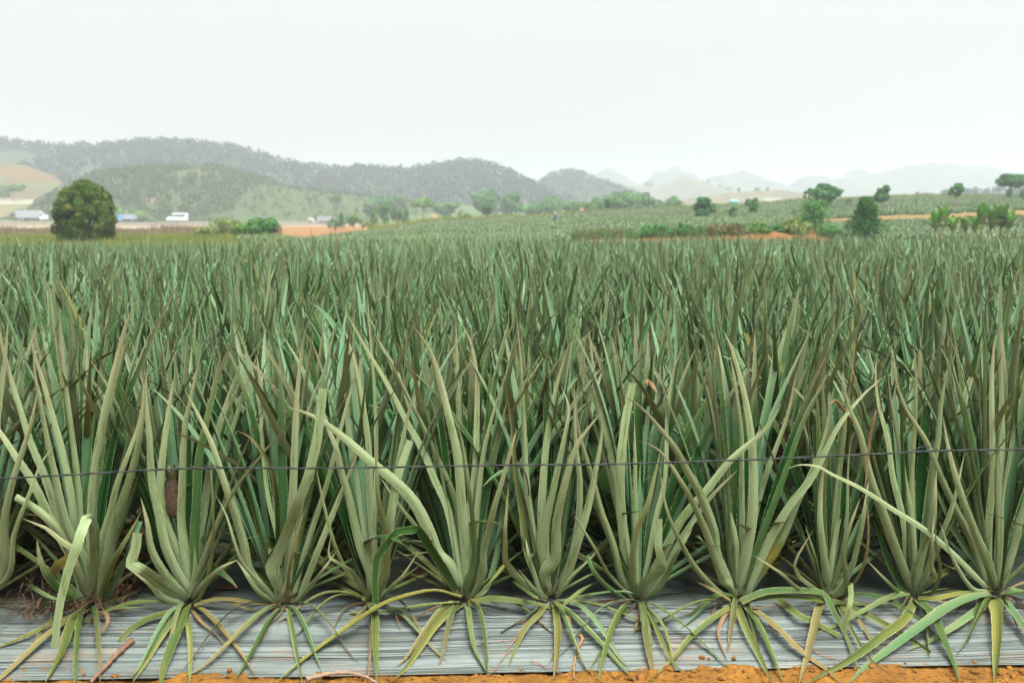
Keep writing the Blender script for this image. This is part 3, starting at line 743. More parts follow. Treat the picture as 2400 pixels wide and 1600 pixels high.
# ---- grey plastic mulch
def plastic_material():
    t = NT('plastic_mulch'); tc = t.n('ShaderNodeTexCoord').outputs['Object']; x, y_, z = t.sep(tc)
    wob = t.math('MULTIPLY', t.noise(tc, 1.3, 1), 0.035)
    yy = t.math('ADD', t.math('SUBTRACT', y_, t.math('MULTIPLY', x, SKEW)), wob)
    st = t.noise(t.comb(t.math('MULTIPLY', x, 0.5), t.math('MULTIPLY', yy, 70.0), 0.0), 1.0, 4.0, 0.65)
    la = t.noise(t.comb(t.math('MULTIPLY', x, 0.30), t.math('MULTIPLY', yy, 34.0), 4.0), 1.0, 1.0, 0.4)
    lb = t.noise(t.comb(t.math('MULTIPLY', x, 0.45), t.math('MULTIPLY', yy, 75.0), 8.0), 1.0, 1.0, 0.4)
    brk = t.noise(t.comb(t.math('MULTIPLY', x, 1.0), t.math('MULTIPLY', yy, 16.0), 2.0), 1.0, 2.0, 0.5)
    st2 = t.math('MULTIPLY', t.math('MAXIMUM', t.ramp(t.math('ABSOLUTE', t.math('SUBTRACT', la, 0.5)), 0.035, 0.008), t.math('MULTIPLY', t.ramp(t.math('ABSOLUTE', t.math('SUBTRACT', lb, 0.5)), 0.05, 0.012), 0.7)), t.ramp(brk, 0.36, 0.52))
    lg = t.noise(tc, 3.0, 3)
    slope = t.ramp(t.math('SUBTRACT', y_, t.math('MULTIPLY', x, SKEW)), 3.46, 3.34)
    c = t.mix(t.ramp(st, 0.34, 0.60), (0.072, 0.090, 0.080), (0.108, 0.130, 0.116))
    c = t.mix(t.math('MULTIPLY', st2, t.math('MULTIPLY', t.math('ADD', slope, 0.12), 0.58)), c, (0.016, 0.022, 0.020))  # dark lines put the shade of the wrinkles into the colour
    c = t.mix(t.math('MULTIPLY', t.ramp(lg, 0.35, 0.75), 0.35), c, (0.085, 0.105, 0.09))
    c = t.mix(t.math('MULTIPLY', t.math('SUBTRACT', 1.0, slope), 0.7), c, t.mix(lg, (0.030, 0.038, 0.031), (0.055, 0.066, 0.055)))  # flat top painted darker for the shade under the plants
    du = t.noise(t.comb(t.math('MULTIPLY', x, 2.5), t.math('MULTIPLY', yy, 9.0), 9.0), 1.0, 5.0, 0.7)
    low = t.ramp(t.math('SUBTRACT', y_, t.math('MULTIPLY', x, SKEW)), 3.30, 3.02)
    c = t.mix(t.math('MULTIPLY', t.ramp(t.math('ADD', du, t.math('MULTIPLY', low, 0.14)), 0.58, 0.74), 0.45), c, (0.22, 0.12, 0.05))
    h = t.math('SUBTRACT', t.math('MULTIPLY', st, 0.6), t.math('MULTIPLY', st2, 0.5))
    hb = t.math('MULTIPLY', h, t.math('ADD', 0.15, slope))
    return t.pbr(c, 0.42, 0.28, t.bump(hb, 0.8, 0.02))
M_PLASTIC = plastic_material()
def bed_mesh(y0, x0, x1, dx, ny):
    xs = np.arange(x0, x1, dx); v = np.linspace(-0.325, 0.82, ny)
    X, Vv = np.meshgrid(xs, v, indexing='ij')
    Y = y0 + Vv + SKEW * X
    Z = bed_z(X, Y, y0)
    Y = Y + 0.012 * (fbm(X * 1.6, Vv * 0 + 3.3, 3) - 0.5) * (Vv < -0.3) * 2
    sl = sstep((0.02 - Vv) / 0.10)
    ed = vnoise(X * 0.9, Vv * 95 + 0.8 * vnoise(X * 1.3, Vv * 2)) * 0.6 + vnoise(X * 1.4, Vv * 150) * 0.4
    Z = Z + sl * (ed - 0.45) * 0.011 + (1 - sl) * (fbm(X * 5, Vv * 9) - 0.5) * 0.012
    for hr in HERO:                                            # the sheet puckers at every stem
        d = np.hypot(X - hr.location[0], Y - hr.location[1]); an = np.arctan2(Y - hr.location[1], X - hr.location[0])
        if y0 < 3.5: Z = Z + np.exp(-(d / 0.11) ** 2) * (0.006 + 0.004 * np.sin(an * 17 + hr.location[0] * 9))
    V = np.stack([X, Y, Z], -1).reshape(-1, 3); n, m = X.shape
    i, j = np.meshgrid(np.arange(n - 1), np.arange(m - 1), indexing='ij'); a = (i * m + j).ravel()
    return V, np.stack([a, a + m, a + m + 1, a + 1], 1)
V, Q = bed_mesh(3.40, -4.2, 4.2, 0.014, 260)
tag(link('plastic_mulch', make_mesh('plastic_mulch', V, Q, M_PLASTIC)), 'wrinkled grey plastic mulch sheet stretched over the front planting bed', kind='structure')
M_SHEET2 = plain('shaded_mulch', (0.030, 0.033, 0.026), 0.8, 0.1, var=0.4, scale=6)  # same plastic, its colour darkened for the shade between the rows behind
for k in range(1, 5):
    V, Q = bed_mesh(3.40 + 1.22 * k, -4 - k * .6, 4 + k * .6, 0.06, 40)
    tag(link('plastic_mulch', make_mesh('plastic_mulch', V, Q, M_SHEET2)), kind='structure')

# ---- wire stretched in front of the row
M_WIRE = plain('black_wire', (0.016, 0.020, 0.019), 0.6, 0.2, var=0.3, scale=20)
def tube(P, rad, ns=7, mat=None, name='tube', taper=None):
    P = np.asarray(P, float); n = len(P); T = np.gradient(P, axis=0); T /= np.linalg.norm(T, axis=1, keepdims=True) + 1e-9
    ref = np.array([0.03, 0.05, 1.0]); V = []
    rads = np.broadcast_to(np.asarray(rad, float), (n,)) * (1 if taper is None else taper)
    for i in range(n):
        r_ = ref if abs(T[i] @ ref) < 0.95 else np.array([1.0, 0.02, 0])
        A = np.cross(T[i], r_); A /= np.linalg.norm(A); B = np.cross(T[i], A)
        for k in range(ns):
            a = 2 * math.pi * k / ns; V.append(P[i] + rads[i] * (math.cos(a) * A + math.sin(a) * B))
    Q = [(i * ns + k, i * ns + (k + 1) % ns, (i + 1) * ns + (k + 1) % ns, (i + 1) * ns + k) for i in range(n - 1) for k in range(ns)]
    return make_mesh(name, V, Q, mat)
def join(meshes, name, mat=None):
    bm = bmesh.new()
    for m in meshes: bm.from_mesh(m)
    me = bpy.data.meshes.new(name); bm.to_mesh(me); bm.free()
    if mat: me.materials.append(mat)
    for p_ in me.polygons: p_.use_smooth = True
    return me
wy = lambda px: row_Y(px) - 0.30
wpts = [(-1300, 1190), (-420, 1152), (0, 1122), (200, 1110), (415, 1098), (500, 1096), (700, 1097), (1000, 1093), (1205, 1089), (1450, 1087), (1620, 1082), (1850, 1073), (2120, 1060), (2200, 1056), (2400, 1053), (2800, 1046), (3700, 1030)]
wc = smooth_curve([at(a, b, wy(a)) for a, b in wpts], 260)
t_ = np.arange(260) * 0.9
s1 = tube(wc + np.stack([0 * t_, 0.0016 * np.cos(t_), 0.0016 * np.sin(t_)], 1), 0.0020, 6)
s2 = tube(wc - np.stack([0 * t_, 0.0016 * np.cos(t_), 0.0016 * np.sin(t_)], 1), 0.0020, 6)
wire = link('wire', join([s1, s2], 'wire', M_WIRE)); tag(wire, 'thin dark twisted wire stretched across the front row of plants', 'wire')
def wire_end(pts, r=0.0016):
    c = smooth_curve([at(a, b, wy(a) + dy) for a, b, dy in pts], 30)
    link('loose_end', tube(c, r, 6, M_WIRE, 'loose_end'), wire)
wire_end([(1205, 1090, 0), (1222, 1096, 0), (1232, 1112, 0), (1238, 1140, 0.01), (1240, 1160, 0.02)], 0.0026)
wire_end([(488, 1097, 0), (470, 1082, 0), (452, 1079, 0.01), (446, 1088, 0.01), (470, 1100, 0), (500, 1099, 0)])
wire_end([(520, 1096, 0), (505, 1090, 0), (490, 1094, 0.0), (500, 1102, -.005)])
wire_end([(2200, 1057, 0), (2190, 1048, 0), (2172, 1045, 0.01), (2150, 1050, 0.01), (2130, 1060, 0)])

# ---- orange soil of the path in front, with clods
def soil_material():
    t = NT('orange_soil'); tc = t.n('ShaderNodeTexCoord').outputs['Object']
    a = t.noise(tc, 9, 5, 0.65); b = t.noise(tc, 70, 3, 0.6)
    c = t.mix(t.ramp(a, 0.3, 0.7), (0.090, 0.040, 0.009), (0.195, 0.088, 0.015))
    c = t.mix(t.math('MULTIPLY', t.ramp(b, 0.48, 0.66), 0.75), c, (0.055, 0.028, 0.010))
    return t.pbr(c, 0.95, 0.1, t.bump(b, 0.6, 0.01))
M_SOIL = soil_material()
xs = np.arange(-4.2, 4.2, 0.014); ys = np.arange(2.2, 3.5, 0.012)
X, Yv = np.meshgrid(xs, ys, indexing='ij'); Yw = Yv + SKEW * X
Z = BED_LOW - 0.012 + (fbm(X * 6, Yv * 6, 4) - 0.38) * 0.06 + (np.abs(fbm(X * 22, Yv * 22, 3) - 0.45)) * 0.03
Z = Z - 0.06 * sstep((Yv - 3.10) / 0.06)
m = X.shape[1]; i, j = np.meshgrid(np.arange(X.shape[0] - 1), np.arange(m - 1), indexing='ij'); a = (i * m + j).ravel()
tag(link('soil_path', make_mesh('soil_path', np.stack([X, Yw, Z], -1).reshape(-1, 3), np.stack([a, a + m, a + m + 1, a + 1], 1), M_SOIL)), 'orange crumbly soil along the front of the bed', kind='structure')
rng = np.random.RandomState(21); bm = bmesh.new(); bmesh.ops.create_icosphere(bm, subdivisions=2, radius=1.0); bm.verts.ensure_lookup_table()
IV = np.array([v.co[:] for v in bm.verts]); IT = np.array([[v.index for v in f.verts] for f in bm.faces]); bm.free()
Vs = []; Ts = []; n = 0
for k in range(900):
    big = k < 26
    s = rng.uniform(0.010, 0.019) if big else abs(rng.normal(0, 0.004)) + 0.002
    x = rng.uniform(-1.8, 1.8); yv = rng.uniform(2.94, 3.09) if rng.rand() < 0.93 else rng.uniform(3.09, 3.16)
    if big: x = rng.choice([-1.45, -0.52, 0.32, 0.5, 1.15, 1.3, 1.62]) + rng.normal(0, 0.09); yv = rng.uniform(2.96, 3.09)
    h = BED_LOW - 0.012 + (fbm(x * 6, yv * 6, 4) - 0.38) * 0.06 + (0.012 if yv > 3.09 else 0)
    V = IV * (1 + 0.35 * (rng.rand(len(IV), 1) - 0.5)) * s * np.array([rng.uniform(.8, 1.3), rng.uniform(.8, 1.2), rng.uniform(.55, .9)]) + np.array([x, yv + SKEW * x, h + s * 0.3])
    Vs.append(V); Ts.append(IT + n); n += len(V)
tag(link('soil_clods', make_mesh('soil_clods', np.concatenate(Vs), None, M_SOIL, T=np.concatenate(Ts), smooth=False)), 'scattered lumps and crumbs of orange soil by the plastic edge', 'soil clods', kind='stuff')

# ---- dead bits lying about
M_DEAD = plain('dead_stem', (0.12, 0.07, 0.045), 0.85, 0.15, var=0.5, scale=40)
M_ROOT = plain('pale_root', (0.17, 0.115, 0.075), 0.8, 0.2, var=0.3, scale=25)
M_OROOT = plain('muddy_root', (0.20, 0.11, 0.042), 0.9, 0.15, var=0.3, scale=30)
M_TWIG = plain('twig', (0.20, 0.10, 0.06), 0.85, 0.15, var=0.4, scale=30)
def lying(name, pts, rad, mat, label, cat, lift=0.008, group=None, jit=0.0, seed=1):
    rng = np.random.RandomState(seed)
    P = [on_bed(a, b, lift) for a, b in pts]
    C = smooth_curve(P, 30) + rng.normal(0, jit, (30, 3)) if jit else smooth_curve(P, 30)
    rr = rad * (1 - 0.55 * np.linspace(0, 1, 30)) * (1 + 0.25 * np.sin(np.arange(30) * 1.7))
    o = link(name, tube(C, rr, 7, mat, name)); tag(o, label, cat, group); return o
lying('dead_stalk', [(311, 1497), (290, 1518), (268, 1540), (240, 1570), (210, 1600)], 0.011, M_DEAD, 'shrivelled brown stalk lying on the plastic below the leftmost plants', 'dead stalk', 0.012, jit=0.0012)
lying('root', [(1357, 1485), (1365, 1495), (1357, 1515), (1350, 1540), (1344, 1562), (1345, 1585)], 0.0055, M_OROOT, 'muddy orange root hanging down the plastic between two plants', 'root', 0.008, jit=0.0018, seed=2)
lying('root', [(715, 1592), (760, 1580), (800, 1575), (850, 1583), (885, 1600)], 0.0085, M_ROOT, 'thick pale pinkish root arching over the soil at the bottom edge', 'root', 0.02, jit=0.0008, seed=3)
lying('twig', [(1240, 1445), (1205, 1500), (1180, 1540), (1150, 1575), (1100, 1600)], 0.0022, M_TWIG, 'thin brown twig running down the plastic into the soil', 'twig', 0.01, jit=0.002, seed=4)
lying('twig', [(1110, 1512), (1150, 1504), (1195, 1500), (1240, 1480)], 0.0014, M_TWIG, 'short fine twig crossing the longer twig on the plastic', 'twig', 0.008, jit=0.002, seed=5)
lying('twig', [(1245, 1548), (1300, 1570), (1350, 1590), (1400, 1602)], 0.0018, M_TWIG, 'fine twig on the soil beside the muddy root', 'twig', 0.01, jit=0.002, seed=6)
lying('twig', [(1800, 1462), (1860, 1500), (1930, 1535), (1990, 1552)], 0.0024, M_TWIG, 'dark twig lying under the splayed leaves of the small slender plant', 'twig', 0.008, jit=0.0015, seed=7)
# dry weeds matted in the left corner
rng = np.random.RandomState(31); ms = []
Vs = []; Qs = []; n = 0
for k in range(2300):
    x = -1.35 - abs(rng.normal(0, 0.22)); yy = rng.uniform(3.28, 4.1); z = rng.uniform(0, 0.10) * (1 if yy > 3.4 else 0.5)
    if x > -1.5 and yy < 3.42 and rng.rand() < 0.7: continue
    L = rng.uniform(0.03, 0.14); a = rng.uniform(0, 6.28); el = rng.normal(0.1, 0.45); d = np.array([math.cos(a) * math.cos(el), math.sin(a) * math.cos(el), math.sin(el)])
    p0 = np.array([x, yy + SKEW * x, z + 0.006]); side = np.cross(d, [0.1, 0.2, 1]); side /= np.linalg.norm(side); wdt = rng.uniform(0.0008, 0.0024)
    pm = p0 + d * L * 0.5 + rng.normal(0, 0.012, 3); p1 = p0 + d * L
    for q in (p0, pm, p1): Vs += [q - side * wdt, q + side * wdt]
    Qs += [(n, n + 1, n + 3, n + 2), (n + 2, n + 3, n + 5, n + 4)]; n += 6
tag(link('dry_weeds', make_mesh('dry_weeds', Vs, Qs, plain('dry_weeds', (0.075, 0.045, 0.024), 0.9, 0.1, var=0.5, scale=15))), 'tangle of dead brown weeds beside the leftmost plant', 'dry weeds', kind='stuff')
# torn holes in the sheet with soil showing
def torn_hole(px, py, wx, wyy, label, seed):
    rng = np.random.RandomState(seed); c = on_bed(px, py, 0.0)
    n = 22; V = []
    for ring, (s, dz) in enumerate([(1.15, 0.0055), (1.0, 0.007), (0.9, 0.0035), (0.45, 0.002), (0.0, 0.002)]):
        for k in range(n):
            a = 2 * math.pi * k / n; rr = s * (1 + 0.25 * math.sin(a * 3 + seed) + 0.15 * math.sin(a * 7 + 2 * seed))
            x = c[0] + wx * rr * math.cos(a); Yh = c[1] + wyy * rr * math.sin(a); V.append((x, Yh, float(bed_z(x, Yh)) + 0.006 + dz))
    Q = [(r_ * n + k, r_ * n + (k + 1) % n, (r_ + 1) * n + (k + 1) % n, (r_ + 1) * n + k) for r_ in range(4) for k in range(n)]
    me = make_mesh('torn_patch', V, Q, M_SOILDARK); o = link('torn_patch', me); tag(o, label, 'torn patch')
M_SOILDARK = plain('damp_soil', (0.11, 0.055, 0.022), 0.95, 0.1, var=0.6, scale=60)
torn_hole(535, 1380, 0.035, 0.03, 'dark torn patch in the sheet showing soil, beside the second plant', 3)
torn_hole(942, 1454, 0.016, 0.006, 'tiny black tear in the sheet left of the middle plant', 5)
torn_hole(965, 1352, 0.04, 0.03, 'dark torn patch behind the plant with the hanging dark leaf', 7)
# ---------------------------------------------------------------- the land beyond the field
LANDC = {   # photo column -> (distance, photo row of the ground there); heights follow from the two
 -900: [(60, 566), (90, 556), (150, 548), (220, 541), (250, 532), (262, 525), (300, 523), (335, 514), (360, 494), (384, 470), (420, 463), (560, 460), (760, 470), (2400, 520)],
 130: [(60, 567), (90, 556), (150, 548), (220, 541), (250, 532), (262, 525), (300, 523), (335, 514), (360, 494), (384, 471), (420, 466), (560, 464), (760, 475), (2400, 520)],
 280: [(60, 566), (90, 556), (150, 548), (220, 541), (250, 532), (262, 526), (300, 524), (340, 518), (400, 500), (470, 490), (600, 480), (2400, 520)],
 560: [(60, 565), (90, 556), (150, 548), (220, 540), (250, 532), (262, 526), (300, 523), (340, 516), (400, 500), (500, 480), (600, 480), (2400, 520)],
 700: [(52, 562), (70, 560), (95, 556), (130, 545), (200, 535), (250, 530), (262, 526), (300, 522), (340, 516), (420, 496), (550, 470), (700, 470), (2400, 520)],
 880: [(52, 560), (70, 556), (95, 546), (120, 534), (130, 531), (200, 534), (262, 526), (300, 520), (340, 514), (420, 492), (550, 468), (700, 470), (2400, 520)],
 1020: [(52, 559), (70, 553), (90, 541), (110, 524), (130, 516), (140, 513), (170, 518), (300, 516), (420, 495), (550, 470), (2400, 520)],
 1200: [(52, 558), (70, 550), (90, 535), (110, 521), (130, 511), (145, 506), (180, 512), (300, 512), (420, 495), (600, 480), (2400, 520)],
 1450: [(50, 557), (60, 554), (64, 548), (80, 530), (100, 514), (125, 500), (145, 492), (185, 500), (300, 506), (600, 490), (2400, 520)],
 1700: [(50, 556), (60, 551), (64, 541), (80, 524), (100, 506), (125, 489), (145, 480), (185, 490), (300, 500), (600, 490), (2400, 520)],
 1900: [(50, 556), (60, 550), (66, 540), (80, 526), (90, 516), (96, 508), (120, 486), (145, 467), (185, 476), (300, 500), (600, 490), (2400, 520)],
 2150: [(50, 555), (60, 550), (75, 530), (88, 510), (95, 499), (120, 474), (145, 458), (185, 464), (300, 495), (600, 480), (2400, 520)],
 2400: [(50, 555), (60, 548), (75, 522), (88, 500), (95, 489), (120, 468), (145, 459), (185, 462), (300, 470), (600, 470), (2400, 520)],
 3400: [(50, 555), (60, 548), (75, 520), (88, 498), (95, 487), (120, 468), (145, 460), (185, 462), (300, 470), (600, 470), (2400, 520)],
}
LC = sorted(LANDC); LG = np.linspace(0, 1, 240); LYs = 30 * (2500 / 30.0) ** LG
LZ = []
for c in LC:
    pr = LANDC[c]; ys = [30.0, 38.0] + [p[0] for p in pr] + [2600]; zs = [-0.35, -0.32] + [float(at(c, p[1], p[0])[2]) for p in pr] + [float(at(c, 520, 2600)[2])]
    LZ.append(np.interp(np.log(LYs), np.log(ys), zs))
LZ = np.array(LZ)
k_ = np.array([1, 2, 3, 2, 1.0]); k_ /= k_.sum()
LZ = np.array([np.convolve(np.pad(r_, 2, mode='edge'), k_, 'valid') for r_ in LZ])
def ground_z(x, Y):
    x = np.asarray(x, float); Y = np.asarray(Y, float)
    c = np.clip(col_of(x, Y), LC[0], LC[-1] - 1e-3); g = np.clip(np.log(np.maximum(Y, 30) / 30) / math.log(2500 / 30.0), 0, 0.9999) * 239
    gi = np.floor(g).astype(int); gf = g - gi
    ci = np.clip(np.searchsorted(LC, c, side='right') - 1, 0, len(LC) - 2); la = np.array(LC, float); cf = (c - la[ci]) / (la[ci + 1] - la[ci]); cf = cf * cf * (3 - 2 * cf)
    low = 0.30 * np.clip((c - 640) / 60, 0, 1) * np.clip((Y - 42) / 10, 0, 1) * np.clip((200 - Y) / 30, 0, 1)
    z = -low + (LZ[ci, gi] * (1 - gf) + LZ[ci, gi + 1] * gf) * (1 - cf) + (LZ[ci + 1, gi] * (1 - gf) + LZ[ci + 1, gi + 1] * gf) * cf
    return np.where(Y < 34, -0.12 + far_drop(x, Y), z)

# colour of the bare ground and short cover, by place
SOILC = (0.20, 0.085, 0.025); GRASS = (0.05, 0.085, 0.02); YGR = (0.105, 0.135, 0.032); DRYG = (0.095, 0.078, 0.042); CROP = (0.035, 0.070, 0.028); PALE = (0.20, 0.155, 0.11); SCRUB = (0.042, 0.068, 0.028)
def land_colour(x, Y):
    c = col_of(x, Y); n = fbm(x * 0.05 + 9, Y * 0.05, 4) ; n2 = fbm(x * 0.4, Y * 0.2, 3)
    C = np.zeros(x.shape + (3,)); C[:] = GRASS
    def put(mask, col, amt=1.0):
        mm = (np.asarray(mask, float) * amt)[..., None]; C[:] = C * (1 - mm) + np.array(col) * mm
    put(Y < 38, SOILC)
    left = c < 640
    put((Y >= 38) & left, GRASS); put((Y >= 44) & (Y < 130) & left, YGR, 0.8 * (n2 > 0.42)); put((Y >= 110) & (Y < 226) & left, DRYG, 0.9)
    put((Y >= 226) & (Y < 262) & (c < 900), PALE, 0.9)
    put((Y >= 262) & (Y < 330) & (c < 900), DRYG, 0.6 * (n2 > 0.4))
    put((Y >= 330) & (c < 300), DRYG, 0.55 + 0.35 * (n > 0.45)); put((Y >= 300) & (c >= 300), SCRUB, 1.0); put((Y >= 378) & (c < 200), (0.20, 0.19, 0.15), 0.8)
    put((Y >= 330) & (c >= 300), (0.040, 0.068, 0.026), 0.5 * (n2 > 0.5))
    put((c >= 640) & (c < 905) & (Y > 96) & (Y < 240), (0.15, 0.068, 0.030))
    r_ = (c >= 640) & (Y >= 38) & (Y < 96) | (c >= 905) & (Y >= 38) & (Y < 190)
    put(r_, CROP)
    put((c > 860) & (c < 1420) & (Y > 118) & (Y < 190), DRYG, 0.8 * sstep((Y - 122) / 14)); put((c > 860) & (c < 1080) & (Y > 112) & (Y < 190), (0.46, 0.25, 0.12), 0.6)
    put((c > 1340) & (c < 1960) & (Y > 59) & (Y < 66), SOILC, 0.9)
    put((c > 1880) & (Y > 87) & (Y < 97), (0.155, 0.08, 0.035), 0.8)
    put((c > 1420) & (Y > 138) & (Y < 190), YGR, 0.6)
    put((c > 1300) & (Y > 47) & (Y < 59), YGR, 0.75)
    return C * (0.85 + 0.3 * n2[..., None])
cols = np.concatenate([np.arange(-900, -100, 80), np.arange(-100, 2500, 13), np.arange(2500, 3401, 80)])
yy = np.concatenate([[-60, -20, -5, 1.0, 2, 2.5], np.linspace(3, 36, 40), np.exp(np.linspace(np.log(37), np.log(400), 190)), np.exp(np.linspace(np.log(410), np.log(2450), 60))])
Yg, Cg = np.meshgrid(yy, cols, indexing='ij')
Xg = (Cg - 1200) / (F * 1.0067) * np.maximum(Yg, 3.0)
Xg[Yg < 3] *= 3; Xg = np.where(Yg < 12, Xg * 3, Xg)
Zg = ground_z(Xg, Yg) - (Yg < 3.2) * 0.07
Zg = Zg + np.where(Yg > 60, (fbm(Xg * 0.08, Yg * 0.08, 4) - 0.45) * 0.7 * np.clip((Yg - 60) / 200, 0, 1), 0)
m = len(cols); i, j = np.meshgrid(np.arange(len(yy) - 1), np.arange(m - 1), indexing='ij'); a = (i * m + j).ravel()
lc_ = land_colour(Xg, Yg); lc4 = np.concatenate([lc_, np.ones(lc_.shape[:2] + (1,))], -1).reshape(-1, 4)
def land_material(name='land', attr='tint', sc=1.0):
    t = NT(name); c0 = t.attr(attr).outputs['Color']; tc = t.n('ShaderNodeTexCoord').outputs['Object']
    n = t.noise(tc, 0.35 * sc, 5, 0.65); n2 = t.noise(tc, 3.0 * sc, 4, 0.7)
    c = t.mix(t.math('MULTIPLY', t.ramp(n, 0.35, 0.7), 0.5), c0, t.mix(0.5, c0, (0.09, 0.13, 0.04)))
    c = t.mix(t.math('MULTIPLY', t.ramp(n2, 0.45, 0.75), 0.35), c, t.mix(0.5, c, (0.42, 0.33, 0.18)))
    return t.pbr(c, 1.0, 0.0, t.bump(n2, 0.5, 0.2))
M_LAND = land_material()
tag(link('ground', make_mesh('ground', np.stack([Xg, Yg, Zg], -1).reshape(-1, 3), np.stack([a, a + 1, a + m + 1, a + m], 1), M_LAND, {'tint': ('FLOAT_COLOR', lc4)})), kind='structure')

# ---------------------------------------------------------------- hills
def hill(name, Yc, dep, prof, tint, label, back=1.0, rough=1.0, tint2=None, n2amt=0.4, low=None, patch=None, jag=0.25):
    xs_px = np.arange(prof[0][0], prof[-1][0] + 1, 6.0)
    py = np.interp(xs_px, [p[0] for p in prof], [p[1] for p in prof])
    py = py + jag * (fbm(xs_px * 0.05, xs_px * 0 + Yc * 0.37, 5) - 0.47) * 30
    top = np.array([at(a, b, Yc) for a, b in zip(xs_px, py)])
    zb = (-3.0 if low is None else low)
    v = np.linspace(-1, 1, 41); X, Vv = np.meshgrid(top[:, 0], v, indexing='ij'); Zt = np.repeat(top[:, 2:3], 41, 1)
    Yh = Yc + Vv * dep * np.where(Vv < 0, 1, back)
    sh = np.cos(np.clip(Vv, -1, 1) * math.pi / 2) ** 1.15
    nz = (fbm(X * 0.02 * rough, Yh * 0.02 * rough, 5) - 0.47) * (Zt - zb) * 0.30 * np.abs(Vv) ** 0.5
    Z = zb + (Zt - zb) * sh + nz * sh
    n = fbm(X * 0.03, Yh * 0.03 + Z * 0.1, 4)[..., None]
    C = np.array(tint) * (1 - n2amt * (n > 0.5)) + (np.array(tint2 or tint)) * n2amt * (n > 0.5)
    if patch:
        for (pc, pyy, rx, ry, col) in patch:
            cc = col_of(X, Yh); pr = 530 + F * (1.33 - Z) / Yh
            mk = (((cc - pc) / rx) ** 2 + ((pr - pyy) / ry) ** 2 + (fbm(X * .15, Z * .3, 3) - .45) * 2.2 < 1)[..., None]
            C = np.where(mk, np.array(col), C)
    C4 = np.concatenate([C, np.ones(C.shape[:2] + (1,))], -1).reshape(-1, 4)
    m = 41; i, j = np.meshgrid(np.arange(len(xs_px) - 1), np.arange(m - 1), indexing='ij'); a = (i * m + j).ravel()
    o = link(name, make_mesh(name, np.stack([X, Yh, Z], -1).reshape(-1, 3), np.stack([a, a + m, a + m + 1, a + 1], 1), M_LAND, {'tint': ('FLOAT_COLOR', C4)}))
    tag(o, label, kind='structure')
    def surf(px, vv):
        k = np.clip(np.searchsorted(xs_px, px) - 1, 0, len(xs_px) - 2); f = (px - xs_px[k]) / 6.0
        jv = np.clip((vv + 1) * 20, 0, 39.99); j0 = np.floor(jv).astype(int); g = jv - j0
        def s(A): return (A[k, j0] * (1 - g) + A[k, j0 + 1] * g) * (1 - f) + (A[k + 1, j0] * (1 - g) + A[k + 1, j0 + 1] * g) * f
        return np.stack([s(X), s(Yh), s(Z)], -1)
    return surf
WOOD = (0.012, 0.030, 0.024); WOOD2 = (0.018, 0.036, 0.024)
B_ = 9   # the trees on the crest stand this many photo rows above the ground line
H1 = hill('wooded_hill', 620, 190, [(-500, 350 + B_), (-150, 345 + B_), (0, 340 + B_), (60, 341 + B_), (150, 349 + B_), (230, 351 + B_), (300, 343 + B_), (350, 338 + B_), (400, 333 + B_), (480, 338 + B_), (540, 347 + B_), (600, 363 + B_), (650, 380 + B_), (700, 392 + B_), (760, 398 + B_), (800, 403 + B_), (880, 399 + B_), (930, 402 + B_), (965, 407 + B_), (1020, 397 + B_), (1080, 387 + B_), (1130, 389 + B_), (1170, 400 + B_), (1220, 426 + B_), (1255, 443 + B_), (1300, 462 + B_), (1400, 490), (1600, 520)], WOOD, 'long wooded hill', tint2=WOOD2)
H2 = hill('green_hill', 400, 95, [(180, 505), (230, 460), (270, 424), (300, 412), (350, 405), (430, 402), (480, 400), (520, 402), (560, 412), (620, 430), (700, 443), (800, 457), (900, 470), (1000, 486), (1100, 502), (1200, 520)], (0.018, 0.042, 0.018), 'green hill with scrub', tint2=(0.026, 0.052, 0.020), n2amt=0.5,
          patch=[(485, 402, 26, 13, (0.22, 0.16, 0.10)), (565, 418, 16, 7, (0.22, 0.15, 0.09)), (360, 465, 26, 10, (0.15, 0.10, 0.065)), (1020, 470, 2, 2, (0.4, 0.2, 0.1))])
hill('bare_hill', 432, 32, [(-400, 430), (-200, 410), (-60, 396), (0, 388), (40, 385), (80, 393), (120, 409), (150, 428), (175, 452), (210, 480), (300, 510)], (0.085, 0.042, 0.024), 'bare reddish hill', tint2=(0.045, 0.048, 0.026), n2amt=0.7, rough=2.5, jag=0.5, patch=[(100, 440, 60, 10, (0.05, 0.065, 0.03)), (15, 415, 16, 8, (0.05, 0.07, 0.035))])
hill('pale_quarry', 520, 40, [(930, 500), (960, 466), (990, 453), (1030, 449), (1080, 450), (1120, 456), (1160, 478), (1190, 500)], (0.10, 0.092, 0.085), 'pale bare spoil slope', tint2=(0.06, 0.06, 0.052), n2amt=0.7)
H3 = hill('dome_hill', 690, 120, [(1180, 500), (1230, 465), (1255, 442), (1290, 415), (1330, 404), (1370, 412), (1400, 428), (1440, 443), (1500, 462), (1560, 500)], WOOD, 'rounded wooded hill', tint2=WOOD2)
hill('limestone_peaks', 1420, 220, [(1100, 455), (1180, 430), (1215, 408), (1250, 425), (1330, 440), (1380, 412), (1420, 402), (1450, 406), (1485, 425), (1510, 428), (1540, 405), (1580, 396), (1610, 402), (1650, 428), (1700, 415), (1740, 411), (1790, 420), (1830, 432), (1860, 438), (1900, 425), (1960, 420), (2010, 400)], (0.025, 0.035, 0.042), 'far limestone peaks', jag=1.0)
